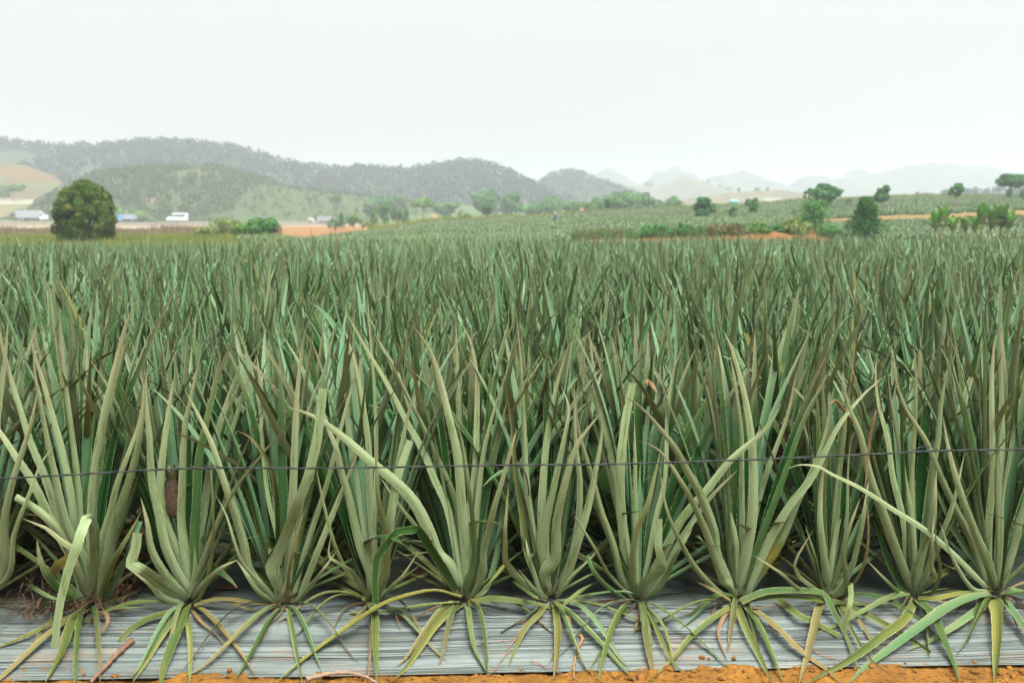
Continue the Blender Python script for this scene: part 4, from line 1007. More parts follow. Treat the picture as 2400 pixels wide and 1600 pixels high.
hill('limestone_peaks', 1330, 220, [(1600, 470), (1640, 420), (1680, 404), (1740, 406), (1800, 424), (1850, 440), (1880, 420), (1905, 412), (1930, 424), (1960, 418), (1990, 424), (2030, 410), (2080, 404), (2110, 400), (2150, 388), (2200, 384), (2240, 397), (2280, 391), (2310, 400), (2330, 422), (2380, 415), (2450, 410), (2600, 430), (2800, 450)], (0.025, 0.035, 0.042), 'far limestone peaks', jag=1.0)
hill('brown_hill', 1000, 160, [(1340, 500), (1400, 462), (1440, 446), (1470, 436), (1500, 442), (1540, 440), (1575, 425), (1600, 413), (1625, 422), (1660, 436), (1700, 446), (1760, 458), (1820, 480)], (0.058, 0.048, 0.042), 'hazy bare hill', tint2=(0.026, 0.034, 0.028), n2amt=0.6)
hill('brown_ridge', 560, 60, [(1540, 500), (1580, 480), (1620, 466), (1700, 456), (1760, 450), (1800, 447), (1840, 446), (1890, 454), (1950, 464), (2050, 470), (2120, 490)], (0.062, 0.048, 0.038), 'low brown ridge', tint2=(0.075, 0.065, 0.042), n2amt=0.6, patch=[(1805, 470, 22, 5, (0.20, 0.20, 0.16))])
H7 = hill('dark_ridge', 450, 50, [(2060, 490), (2140, 470), (2200, 462), (2260, 456), (2330, 452), (2380, 446), (2420, 442), (2500, 436), (2650, 436), (2800, 450), (3000, 470)], WOOD, 'dark wooded ridge', tint2=WOOD2)

# ---------------------------------------------------------------- woods on the hills (far-off mass of crowns)
def crown_cards(rng, n, rx, ry, rz, size, shell=0.55):
    """leaf clump faces spread through an ellipsoid; returns centres-based quads"""
    d = rng.normal(size=(n, 3)); d /= np.linalg.norm(d, axis=1, keepdims=True)
    r_ = shell + (1 - shell) * rng.rand(n, 1) ** 0.6; c = d * r_ * np.array([rx, ry, rz])
    nrm = d + rng.normal(0, 0.45, (n, 3)); nrm /= np.linalg.norm(nrm, axis=1, keepdims=True)
    ref = rng.normal(size=(n, 3)); A = np.cross(nrm, ref); A /= np.linalg.norm(A, axis=1, keepdims=True) + 1e-9; B = np.cross(nrm, A)
    s = size * rng.uniform(0.6, 1.4, (n, 1)); asp = rng.uniform(0.5, 0.9, (n, 1))
    V = np.stack([c - A * s, c - B * s * asp + A * s * 0.1, c + A * s, c + B * s * asp - A * s * 0.1], 1)
    return V.reshape(-1, 3)
def cards_mesh(name, Vs, fr, mat):
    V = np.concatenate(Vs); nq = len(V) // 4; Q = np.arange(nq * 4).reshape(-1, 4)
    return make_mesh(name, V, Q, mat, {'fr': ('FLOAT', np.repeat(np.concatenate(fr), 4))}, smooth=False)
M_WOODS = foliage_material('woods', (0.018, 0.044, 0.040), (0.023, 0.052, 0.044), scale=0.02, transl=0.45)
M_SCRUB = foliage_material('scrub', (0.030, 0.062, 0.022), (0.052, 0.092, 0.030), scale=0.03, transl=0.4)
def woods(name, surf, px0, px1, v0, v1, n, hmin, hmax, mat, label, seed, cards=26, cond=None):
    rng = np.random.RandomState(seed); Vs = []; fr = []
    px = rng.uniform(px0, px1, n); vv = rng.uniform(v0, v1, n); P = surf(px, vv)
    for k in range(n):
        if cond is not None and not cond(px[k], vv[k], P[k]): continue
        h = rng.uniform(hmin, hmax); r_ = h * rng.uniform(0.32, 0.55)
        V = crown_cards(rng, cards, r_, r_, h * 0.42, h * 0.13, 0.7) + P[k] + np.array([0, 0, h * 0.5]); Vs.append(V); fr.append(np.clip(rng.rand() * 0.7 + rng.rand(cards) * 0.3, 0, 1))
    tag(link(name, cards_mesh(name, Vs, fr, mat)), label, 'woods', kind='stuff')
woods('woods', H1, -300, 1330, -0.75, 0.10, 3600, 4.0, 7.5, M_WOODS, 'continuous far-off woods covering the long hill', 41, cards=16, cond=lambda p, v, q: p > 215 or q[1] > 570)
woods('woods', H3, 1190, 1540, -0.8, 0.1, 900, 3.0, 5.0, M_WOODS, 'far-off woods covering the dome-shaped hill', 45, cards=16)
woods('hillside_scrub', H2, 225, 640, -0.9, 0.12, 1500, 1.3, 4.0, M_SCRUB, 'scrub and small trees covering the green hill', 42, cards=22, cond=lambda p, v, q: not (abs(p - 480) < 26 and v > -0.4 and q[2] > 15))
woods('hillside_scrub', H2, 640, 1100, -0.95, 0.1, 700, 0.6, 2.4, M_SCRUB, 'scattered bushes on the grassy foot of the green hill', 43, cards=22)
woods('woods', H7, 2120, 2900, -0.8, 0.15, 420, 2.2, 4.2, M_WOODS, 'dark woods covering the ridge at the far right', 44, cards=40)

# ---------------------------------------------------------------- road, barrier, bank
def strip(name, px0, px1, ya, yb, dz, mat, label=None, step=20, h=None):
    V = []; pxs = np.arange(px0, px1 + 1, step)
    for c in pxs:
        for Yq in (ya, yb):
            xq = (c - 1200) / (F * 1.0067) * Yq; V.append((xq, Yq, float(ground_z(xq, Yq)) + dz))
    Q = [(2 * k, 2 * k + 2, 2 * k + 3, 2 * k + 1) for k in range(len(pxs) - 1)]
    o = link(name, make_mesh(name, V, Q, mat, smooth=False)); tag(o, label, kind='structure'); return o
M_ASPH = plain('asphalt', (0.10, 0.10, 0.095), 0.9, 0.2, var=0.2, scale=0.6)
road = strip('road', -600, 860, 272, 292, 0.55, M_ASPH)
M_WALL = plain('concrete', (0.22, 0.19, 0.16), 0.9, 0.2, var=0.15, scale=0.4)
bm = bmesh.new()
pr = None
for c in range(-500, 866, 15):
    Yq = 255; xq = (c - 1200) / (F * 1.0067) * Yq; zq = float(ground_z(xq, Yq)) - 0.2; zt = zq + 1.0 if c < 640 else zq + 0.85
    cur = [bm.verts.new(p) for p in ((xq, Yq - .15, zq), (xq, Yq - .12, zt), (xq, Yq + .12, zt), (xq, Yq + .15, zq))]
    if pr:
        for k in range(4): bm.faces.new((pr[k], cur[k], cur[(k + 1) % 4], pr[(k + 1) % 4]))
    else: bm.faces.new(cur)
    pr = cur
bm.faces.new(pr[::-1]); bmesh.ops.recalc_face_normals(bm, faces=bm.faces)
me = bpy.data.meshes.new('roadside_barrier'); bm.to_mesh(me); bm.free(); me.materials.append(M_WALL)
tag(link('roadside_barrier', me), 'long low pale concrete barrier running beside the road', 'barrier')

M_BANK = foliage_material('bank', (0.19, 0.075, 0.025), (0.10, 0.06, 0.025), scale=0.3, transl=0)
def bank(px0, px1, Yc, half, hfun, name, label):
    pxs = np.arange(px0, px1 + 1, 6.0); v = np.linspace(-1, 1, 15); V = []
    for c in pxs:
        for q in v:
            Yq = Yc + q * half; xq = (c - 1200) / (F * 1.0067) * Yq
            e = min(1, (c - px0) / 60, (px1 - c) / 60)
            h = hfun(c) * e * (math.cos(q * math.pi / 2) ** 0.7 if abs(q) < 1 else 0)
            V.append((xq, Yq, float(ground_z(xq, Yq)) - 0.03 + h * (0.7 + 0.6 * float(fbm(xq * 1.2, Yq * 1.2, 3)))))
    m = 15; i, j = np.meshgrid(np.arange(len(pxs) - 1), np.arange(m - 1), indexing='ij'); a = (i * m + j).ravel()
    V = np.array(V); fr = fbm(V[:, 0] * 1.5, V[:, 1] * 1.5 + V[:, 2] * 3, 3)
    tag(link(name, make_mesh(name, V, np.stack([a, a + m, a + m + 1, a + 1], 1), M_BANK, {'fr': ('FLOAT', fr)})), label, kind='structure')
bank(1340, 1960, 60.5, 1.6, lambda c: 0.35 + 0.30 * sstep((c - 1500) / 400), 'soil_bank', 'orange soil bank behind the level field')

# ---------------------------------------------------------------- the crop on the slope beyond
rng = np.random.RandomState(71)
N = 100000
Yq = np.sqrt(rng.uniform(40 ** 2, 150 ** 2, N)); cq = rng.uniform(560, 2700, N)
Yq = np.round(Yq / 0.75) * 0.75 + rng.normal(0, 0.12, N)      # planted in rows
xq = (cq - 1200) / (F * 1.0067) * Yq
crest = np.interp(cq, [640, 880, 1020, 1200, 1450, 1700, 3000], [92, 112, 124, 136, 143, 146, 148])
ok = (Yq < crest) & ~((cq > 1340) & (cq < 1960) & (Yq > 58.5) & (Yq < 62.6)) & ~((cq > 1880) & (Yq > 87) & (Yq < 97)) & ~((cq > 2170) & (cq < 2375) & (Yq > 50) & (Yq < 58)) & ~((cq > 1300) & (Yq < 59)) & ~((cq < 800) & (Yq < 44))
ok &= ~((cq > 850) & (cq < 1320) & (np.abs(Yq - np.interp(cq, [850, 1100, 1320], [92, 84, 82])) < 2.0))
xq = xq[ok]; Yq = Yq[ok]; zq = ground_z(xq, Yq); nq = len(xq)
print('slope tufts', nq)
nb = 7; V = np.zeros((nq, nb, 6, 3), np.float32); lp = np.zeros((nq, nb, 6, 3), np.float32); lcq = np.zeros((nq, nb, 6, 4), np.float32)
az = rng.uniform(0, 6.28, (nq, nb)); tl = rng.uniform(0.1, 1.15, (nq, nb)); L = rng.uniform(0.34, 0.46, (nq, nb)) * (0.9 + 0.2 * rng.rand(nq, 1)); Wd = 0.04 + 0.02 * rng.rand(nq, nb) + 0.0006 * Yq[:, None]
d = np.stack([np.sin(tl) * np.cos(az), np.sin(tl) * np.sin(az), np.cos(tl)], -1); sd_ = np.stack([-np.sin(az), np.cos(az), 0 * az], -1)
base = np.stack([xq, Yq, zq - 0.02], -1)[:, None, :] + d * 0.02
for q, (s, wv) in enumerate([(0, 1), (0.55, 0.9), (1.0, 0.08)]):
    droop = np.array([0, 0, -1.0]) * (s ** 2 * 0.12 * L)[..., None]
    c_ = base + d * (s * L)[..., None] + droop
    V[:, :, 2 * q] = c_ - sd_ * (Wd * wv * 0.5)[..., None]; V[:, :, 2 * q + 1] = c_ + sd_ * (Wd * wv * 0.5)[..., None]
    lp[:, :, 2 * q, 0] = 0.2; lp[:, :, 2 * q + 1, 0] = 0.8; lp[:, :, 2 * q:2 * q + 2, 2] = s; lp[:, :, 2 * q:2 * q + 2, 1] = s
lcq[..., 0] = np.where(rng.rand(nq, nb, 1) < 0.88, rng.rand(nq, nb, 1) * 0.014, rng.rand(nq, nb, 1)); lcq[..., 3] = 0.15; lcq[..., 1] = 0.05 + 0.5 * (fbm(xq * 0.1, Yq * 0.1, 3) > 0.55)[:, None, None] * rng.rand(nq, nb, 1)
b0 = (np.arange(nq * nb) * 6)[:, None]; Q = np.concatenate([b0 + np.array([0, 1, 3, 2]), b0 + np.array([2, 3, 5, 4])])
tag(link('slope_crop', make_mesh('slope_crop', V.reshape(-1, 3), Q, M_LEAF, {'lp': ('FLOAT_VECTOR', lp.reshape(-1, 3)), 'lc': ('FLOAT_COLOR', lcq.reshape(-1, 4))})), 'rows of pineapple crop covering the gentle slope beyond the level field', 'pineapple crop', kind='stuff')

# ---------------------------------------------------------------- grass and dry brush on the left margin
def blades(name, n, gen, mat, label, seed, cat):
    rng = np.random.RandomState(seed); x, Yb, h, wd, fr = gen(rng, n); z = ground_z(x, Yb)
    az = rng.uniform(0, 6.28, len(x)); le = rng.normal(0, 0.25, len(x)) * h; s_ = np.stack([np.cos(az), np.sin(az), 0 * az], 1); p = np.stack([x, Yb, z - 0.03], 1)
    top = p + np.stack([le * np.sin(az), le * np.cos(az), h], 1); V = np.stack([p - s_ * wd[:, None], p + s_ * wd[:, None], top], 1).reshape(-1, 3)
    tag(link(name, make_mesh(name, V, None, mat, {'fr': ('FLOAT', np.repeat(fr, 3))}, T=np.arange(len(V)).reshape(-1, 3), smooth=False)), label, cat, kind='stuff')
M_GRASS = foliage_material('margin_grass', (0.075, 0.11, 0.024), (0.18, 0.19, 0.05), scale=0.15, transl=0.2)
M_DRYG = foliage_material('dry_brush', (0.085, 0.06, 0.032), (0.17, 0.13, 0.07), scale=0.1, transl=0.1)
def g1(rng, n):
    Yb = rng.uniform(38, 105, n); c = rng.uniform(-300, 660, n); x = (c - 1200) / (F * 1.0067) * Yb
    return x, Yb, rng.uniform(0.2, 0.55, n) * (0.6 + 0.8 * fbm(x * .2, Yb * .2, 2)), np.full(n, 0.03), rng.rand(n)
blades('margin_grass', 36000, g1, M_GRASS, 'yellow-green grass on the strip beyond the left part of the field', 81, 'grass')
def g2(rng, n):
    Yb = rng.uniform(105, 222, n); c = rng.uniform(-300, 660, n); x = (c - 1200) / (F * 1.0067) * Yb; cl = fbm(x * .12, Yb * .12, 3)
    k = cl > 0.42; return x[k], Yb[k], (rng.uniform(0.4, 1.5, n) * (cl * 1.6) ** 2)[k], np.full(k.sum(), 0.09), rng.rand(k.sum())
blades('dry_brush', 30000, g2, M_DRYG, 'dry brown brush below the road embankment', 82, 'dry brush')
M_BGR = foliage_material('bank_grass', (0.045, 0.075, 0.02), (0.12, 0.135, 0.042), scale=0.4, transl=0.2)
def g3(rng, n):
    c = rng.uniform(1340, 1960, n); Yb = 60.5 + rng.uniform(-1.3, 1.8, n); x = (c - 1200) / (F * 1.0067) * Yb; cl = fbm(x * .5, Yb * .5, 3); k = cl > 0.45
    return x[k], Yb[k], 0.3 + rng.uniform(0.1, 0.6, n)[k], np.full(k.sum(), 0.03), rng.rand(k.sum())
blades('bank_grass', 10000, g3, M_BGR, 'dry tan grass growing along the orange bank', 83, 'dry grass')
def g4(rng, n):
    c = rng.uniform(860, 2500, n); Yb = np.interp(c, [860, 1200, 1450, 2500], [126, 140, 146, 149]) + rng.uniform(-6, 5, n); x = (c - 1200) / (F * 1.0067) * Yb
    return x, Yb, rng.uniform(0.2, 0.8, n), np.full(n, 0.06), rng.rand(n)
blades('crest_grass', 16000, g4, M_GRASS, 'dry yellowish grass along the crest of the slope', 84, 'grass')
# ---------------------------------------------------------------- trees and bushes, one by one
M_BARK = plain('bark', (0.16, 0.12, 0.085), 0.9, 0.1, var=0.4, scale=4)
MT = {
 'big': foliage_material('dark_round_crown', (0.013, 0.038, 0.006), (0.075, 0.120, 0.020), (0.11, 0.115, 0.014), -0.06, scale=0.55, transl=0.12),
 'dark': foliage_material('dark_leaves', (0.020, 0.080, 0.022), (0.066, 0.175, 0.048), scale=0.8),
 'mid': foliage_material('green_leaves', (0.036, 0.120, 0.030), (0.10, 0.22, 0.058), scale=0.8),
 'deep': foliage_material('deep_green_leaves', (0.010, 0.048, 0.011), (0.048, 0.135, 0.030), scale=0.8),
 'bright': foliage_material('bright_leaves', (0.046, 0.13, 0.024), (0.12, 0.22, 0.05), scale=0.8),
 'yellow': foliage_material('yellow_green_leaves', (0.08, 0.125, 0.03), (0.17, 0.21, 0.065), scale=1.2),
 'dry': foliage_material('brown_leaves', (0.065, 0.06, 0.022), (0.125, 0.108, 0.042), scale=1.2),
}
TREE_N = 0
def tree(px, pb, pt, wpx, Y, shape, mat, n, label, name='tree', cb=None, lobes=None, lean=0, leaf=None, stems=1):
    """px column, pb / pt photo rows of foot and top, wpx crown width in photo pixels, cb photo row where the crown starts"""
    global TREE_N; TREE_N += 1
    rng = np.random.RandomState(900 + TREE_N)
    b = at(px, pb, Y); gz = float(ground_z(b[0], Y)); foot = np.array([b[0], Y, gz - 0.05])
    topz = at(px, pt, Y)[2]; H = max(topz - foot[2], 0.4); Wm = wpx / F * Y * {'loose': 1.25, 'cone': 1.3, 'umbrella': 1.2, 'column': 1.4, 'scrub': 1.15}.get(shape, 1.05); cbz = (at(px, cb, Y)[2] - foot[2]) if cb else 0.12 * H
    cbz = max(0.02, cbz); ch = H - cbz; cx = lean / F * Y
    root = empty(name, foot)
    cat = {'bush': 'bush', 'shrub': 'bush', 'hedge_bush': 'bush', 'sapling': 'tree'}.get(name, 'tree')
    tag(root, label, cat)
    nl = lobes or {'mound': 90, 'round': 26, 'cone': 22, 'umbrella': 16, 'loose': 14, 'column': 14, 'scrub': 26}[shape]
    Vs = []; fr = []; tips = []
    leaf = leaf or max(0.045, Wm * (0.050 if n > 600 else 0.07))
    for k in range(nl):
        if shape == 'round': d = rng.normal(size=3); d /= np.linalg.norm(d); lr = rng.uniform(0.13, 0.21) if nl < 40 else rng.uniform(0.085, 0.15); q = d * (0.5 - lr * 0.85) * rng.uniform(0.5, 1.0); q[2] = q[2] * 0.98 + 0.5; k2 = 1.3 if q[2] < 0.5 else 1.3 - 0.6 * (q[2] - 0.5); q[0] *= k2; q[1] *= k2; rxy = math.hypot(q[0], q[1]); q[:2] *= min(1.0, (0.5 - lr * 0.8) / max(rxy, 1e-6))
        elif shape == 'mound':
            t = rng.rand() ** 0.85; wr = np.interp(t, [0, 0.12, 0.3, 0.55, 0.75, 0.9, 1.0], [0.40, 0.47, 0.5, 0.48, 0.40, 0.28, 0.10]); a = rng.uniform(0, 6.28); k2 = rng.uniform(0.45, 0.9) ** 0.5
            lr = rng.uniform(0.075, 0.125); r_ = max(0, wr - lr * 0.8) * k2; q = np.array([r_ * math.cos(a) + 0.05 * max(0, t - 0.5), r_ * math.sin(a), 0.05 + t * 0.88])
        elif shape == 'cone': t = (k + rng.rand()) / nl; a = k * 2.4 + rng.uniform(-.4, .4); r_ = (1 - t) ** 0.8 * 0.36 * rng.uniform(0.35, 1); q = np.array([r_ * math.cos(a), r_ * math.sin(a), 0.08 + t * 0.84]); lr = 0.13 + 0.10 * (1 - t)
        elif shape == 'umbrella': a = rng.uniform(0, 6.28); r_ = 0.42 * rng.rand() ** 0.5; q = np.array([r_ * math.cos(a), r_ * math.sin(a), 0.72 - r_ * 0.55 + rng.uniform(-.12, .1)]); lr = rng.uniform(0.10, 0.17)
        elif shape == 'loose': a = rng.uniform(0, 6.28); t = rng.rand(); r_ = 0.38 * math.sin(math.pi * (0.15 + 0.75 * t)) * rng.rand() ** 0.5; q = np.array([r_ * math.cos(a), r_ * math.sin(a), 0.1 + 0.78 * t]); lr = rng.uniform(0.10, 0.18)
        elif shape == 'column': a = rng.uniform(0, 6.28); r_ = 0.25 * rng.rand(); q = np.array([r_ * math.cos(a), r_ * math.sin(a), 0.1 + 0.8 * rng.rand()]); lr = rng.uniform(0.2, 0.28)
        else: a = rng.uniform(0, 6.28); r_ = 0.45 * rng.rand() ** 0.5; q = np.array([r_ * math.cos(a), r_ * math.sin(a), 0.25 + rng.uniform(-.15, .5) * (1 - r_)]); lr = rng.uniform(0.10, 0.2)
        c = np.array([q[0] * Wm + cx * q[2], q[1] * Wm * 0.9, cbz + q[2] * ch]); rr = lr * Wm; rz = min(lr * Wm, lr * 1.5 * ch + 0.02) if shape != 'column' else lr * ch * 0.6
        nn = max(6, int(n / nl)); V = crown_cards(rng, nn, rr, rr, rz, leaf, 0.55) + c
        V[:, 2] = np.clip(V[:, 2], 0.02, H * 1.02); Vs.append(V); fr.append(np.clip(rng.rand() * 0.6 + 0.4 * rng.rand(nn), 0, 1)); tips.append(c)
    crown = link('crown', cards_mesh('crown', Vs, fr, MT[mat] if isinstance(mat, str) else mat), root)
    # trunk with limbs that reach into the crown
    r0 = max(0.02, H * 0.022 * (1.5 if shape in ('round',) else 1)); ms = []
    fork = np.array([cx * 0.3, 0, max(cbz * 0.9, 0.18 * H)]); nst = stems
    for s_ in range(nst):
        o_ = np.array([rng.normal(0, 0.03) * Wm * (nst > 1), 0, 0]); P = [o_, o_ + fork * 0.5 + rng.normal(0, 0.015, 3) * H, o_ * 2 + fork]
        ms.append(tube(smooth_curve(P, 8), np.linspace(r0, r0 * 0.7, 8), 7))
        for k in rng.choice(len(tips), min(6, len(tips)), replace=False):
            e = tips[k]; mdl = (fork + e) / 2 + np.array([0, 0, 0.06 * H]); ms.append(tube(smooth_curve([o_ * 2 + fork * 0.97, mdl, e], 7), np.linspace(r0 * 0.55, r0 * 0.15, 7), 5))
    link('trunk', join(ms, 'trunk', M_BARK), root)
    return root

# -- left
tree(201, 566, 424, 156, 60, 'mound', 'big', 26000, 'large dark round tree with yellow sprays at the left field edge', cb=567, lobes=120, leaf=0.075)
tree(31, 468, 430, 56, 390, 'round', 'mid', 1700, 'flat-topped umbrella-shaped tree before the bare red hill', cb=449)
tree(8, 468, 446, 32, 394, 'round', 'dark', 700, 'dark round tree cut by the left edge, beside the umbrella-shaped one', cb=464)
tree(140, 470, 440, 44, 392, 'scrub', 'dark', 700, 'low dark bush at the foot of the bare red hill', 'bush')
tree(312, 521, 485, 66, 312, 'scrub', 'bright', 1500, 'bright green bush standing behind the grey-topped truck', 'bush')
tree(352, 521, 503, 26, 315, 'scrub', 'mid', 500, 'small green shrub on the verge left of the white minibus', 'shrub')
tree(458, 506, 482, 24, 345, 'round', 'dark', 700, 'lone dark round bush on the slope above the minibus', 'bush')
tree(283, 440, 399, 30, 385, 'round', 'dark', 900, 'hazy round tree on the left shoulder of the green hill', cb=428)
tree(480, 415, 381, 26, 395, 'round', 'dark', 900, 'left one of two hazy trees on top of the green hill, by the sandy scar', cb=410)
tree(522, 416, 384, 36, 396, 'round', 'dark', 1000, 'right one of two hazy trees on top of the green hill, by the sandy scar', cb=412)
tree(630, 442, 420, 18, 395, 'round', 'dark', 400, 'small dark tree on the right shoulder of the green hill', cb=436)
tree(484, 565, 522, 44, 76, 'scrub', 'yellow', 1700, 'olive bush at the left end of the light green scrub', 'bush')
tree(540, 566, 500, 84, 82, 'scrub', 'yellow', 3600, 'airy pale yellow-green bush with thin upright shoots', 'bush', leaf=0.07)
tree(572, 565, 520, 54, 74, 'scrub', 'bright', 2300, 'bright green bush between the airy pale bush and the dense dark one', 'bush')
tree(619, 566, 502, 66, 70, 'round', 'mid', 4200, 'dense dark green bush at the right end of the scrub, by the orange field', 'bush', cb=562)
for (px, t_, w_, lab) in [(360, 528, 16, 'brown dry shrub below the white minibus, the left one'), (395, 525, 20, 'brown dry shrub below the white minibus, the right one'), (62, 532, 30, 'brown dry shrub beneath the long box truck'), (118, 534, 20, 'brown dry shrub close to the left of the big round tree')]:
    tree(px, 552, t_, w_, 150, 'scrub', 'dry', 420, lab, 'shrub')
# -- middle valley
tree(788, 482, 450, 30, 360, 'round', 'dark', 900, 'hazy dark tree on the green slope above the pale dome', cb=478)
tree(816, 470, 452, 10, 420, 'column', 'dark', 200, 'tiny slender tree on the far slope right of the hazy dark tree', cb=462)
VAL = [(783, 523, 500, 30, 'scrub', 'mid', 'rounded bush just right of the grey shed'), (800, 520, 496, 22, 'cone', 'dark', 'dark pointed small tree right of the grey shed'), (830, 521, 489, 40, 'scrub', 'bright', 'light green bush beyond the orange field'),
 (876, 515, 485, 24, 'cone', 'mid', 'pointed tree at the start of the valley tree row'), (902, 514, 476, 26, 'column', 'dark', 'dark upright tree, second in the valley tree row'), (931, 517, 480, 38, 'round', 'dark', 'broad dark tree in the middle of the valley tree row'), (952, 518, 489, 22, 'cone', 'dark', 'narrow dark tree at the right end of the valley tree row'),
 (862, 528, 508, 30, 'scrub', 'yellow', 'yellow-green shrub at the right end of the orange field'), (1048, 519, 499, 26, 'scrub', 'mid', 'low green bush right of the orange earth heap'), (1078, 518, 495, 16, 'cone', 'mid', 'small pointed bush, left one of a touching pair'), (1094, 518, 494, 20, 'scrub', 'mid', 'small round bush, right one of a touching pair'), (1192, 514, 496, 26, 'scrub', 'mid', 'low green bush right of the ragged dark tree')]
for (px, pb, pt, w_, sh, mt, lab) in VAL: tree(px, pb, pt, w_, 172, sh, mt, 750, lab, 'bush' if 'bush' in lab or 'shrub' in lab else 'tree')
tree(993, 510, 462, 50, 230, 'umbrella', 'bright', 1700, 'bright spreading tree rising over the valley woods', cb=492, lobes=22)
tree(1141, 515, 478, 30, 165, 'loose', 'dark', 1000, 'ragged dark tree standing on the crest, mid view', cb=506)
tree(745, 508, 494, 24, 300, 'scrub', 'mid', 400, 'green bush behind the grey shed', 'bush')
for (px, t_, w_, Y, lab) in [(880, 455, 64, 330, 'hazy rounded tree left of the pale spoil slope'), (930, 453, 56, 340, 'hazy broad tree directly left of the bright spreading tree'), (1140, 446, 74, 300, 'tall hazy tree clump crown, left of the pair in front of the long hill'), (1200, 450, 64, 305, 'tall hazy tree right of its twin in front of the long hill'),
                       (1045, 470, 70, 290, 'low hazy tree below the pale spoil slope'), (1290, 461, 60, 270, 'green hazy tree below the dome-shaped hill, left one'), (1340, 466, 50, 265, 'green hazy tree below the dome-shaped hill, right one'), (1250, 474, 60, 275, 'low hazy bushy tree between the tall pair and the dome-shaped hill')]:
    tree(px, 512, t_, w_, Y, 'round', 'mid' if Y < 292 else 'dark', 1500, lab, cb=505, lobes=18)
for (px, t_, w_, Y, mt, lab) in [(1400, 462, 50, 240, 'mid', 'leftmost of three domed green trees behind the crest'), (1450, 444, 72, 240, 'mid', 'tallest of three domed green trees behind the crest'), (1500, 449, 66, 235, 'mid', 'rightmost of three domed green trees behind the crest'), (1545, 468, 40, 250, 'mid', 'low green tree trailing right of the three domes'), (1580, 459, 46, 250, 'mid', 'separate domed green tree right of the three domes'), (1365, 470, 36, 255, 'bright', 'light green tree left of the three domes')]:
    tree(px, 505, t_, w_, Y, 'round', mt, 1700, lab, cb=500, lobes=20)
tree(1377, 493, 472, 12, 150, 'column', 'dark', 260, 'small dark upright bush on the crest beside an orange heap', 'bush')
tree(1406, 492, 469, 9, 152, 'column', 'dark', 220, 'thin ivy-clad stump, left one of a pair on the crest', 'tree')
tree(1424, 494, 466, 18, 150, 'column', 'dark', 420, 'thick ivy-clad stump, right one of a pair on the crest', 'tree')
# -- right slope
tree(1650, 521, 460, 52, 100, 'loose', 'dark', 2300, 'spreading tree with two uneven crown lobes, alone on the slope', cb=508, lobes=16)
tree(1718, 518, 480, 24, 98, 'round', 'dark', 900, 'slim crooked tree in front of the turquoise shed', cb=510, lobes=8)
tree(1762, 512, 461, 36, 104, 'round', 'mid', 1500, 'small tree with an egg-shaped pointed crown on a thin stem', cb=499, lobes=18)
tree(1860, 506, 487, 14, 102, 'round', 'mid', 380, 'little ball-shaped bush left of the tall green clump', 'bush')
tree(1928, 492, 431, 66, 118, 'loose', 'dark', 2400, 'open-crowned tree behind the big upright bush', cb=476, lobes=18, lean=10)
tree(1894, 490, 436, 26, 117, 'loose', 'dark', 1000, 'narrow dark crown rising directly above the big upright bush', cb=470, lobes=8)
tree(1906, 552, 458, 70, 64, 'column', 'mid', 5200, 'big upright egg-shaped bush with yellowish top at the end of the bank', 'bush', cb=548, lobes=26, leaf=0.055)
tree(2026, 556, 462, 84, 57, 'cone', 'deep', 8000, 'broad conical dark green tree beside the orange track', cb=553, lobes=46, leaf=0.05)
tree(2063, 505, 434, 40, 112, 'loose', 'dark', 1500, 'leaning wedge-crowned tree behind the conical tree', cb=473, lobes=14, lean=10)
tree(1986, 500, 463, 20, 112, 'umbrella', 'mid', 420, 'small flat sapling left of the wedge-crowned tree', 'sapling', cb=478)
tree(2145, 498, 465, 8, 104, 'column', 'mid', 220, 'tiny sapling with a single tuft, mid slope', 'sapling', cb=480)
tree(2241, 500, 430, 40, 108, 'loose', 'mid', 1500, 'Y-shaped tree with a forked open crown against the sky', cb=460, lobes=14)
tree(2243, 502, 482, 20, 106, 'scrub', 'dark', 420, 'dark shrub at the foot of the Y-shaped tree', 'shrub')
tree(2368, 480, 407, 62, 135, 'round', 'dark', 2000, 'tall mushroom-crowned tree near the right edge', cb=440, lobes=24)
tree(2364, 482, 442, 18, 132, 'column', 'dark', 420, 'short dark bushy tree beneath the mushroom-crowned tree', cb=464)
tree(2408, 492, 432, 44, 122, 'round', 'mid', 1400, 'round tree cut by the right edge', cb=474)
for (px, pt, w_, lab) in [(2279, 478, 14, 'small yellow-green shrub above the banana clump, left one'), (2300, 474, 12, 'small dark upright shrub behind the banana clump'), (2397, 480, 22, 'yellowish shrub by the orange strip at the right edge')]:
    tree(px, 500, pt, w_, 98, 'scrub', 'mid', 300, lab, 'shrub')
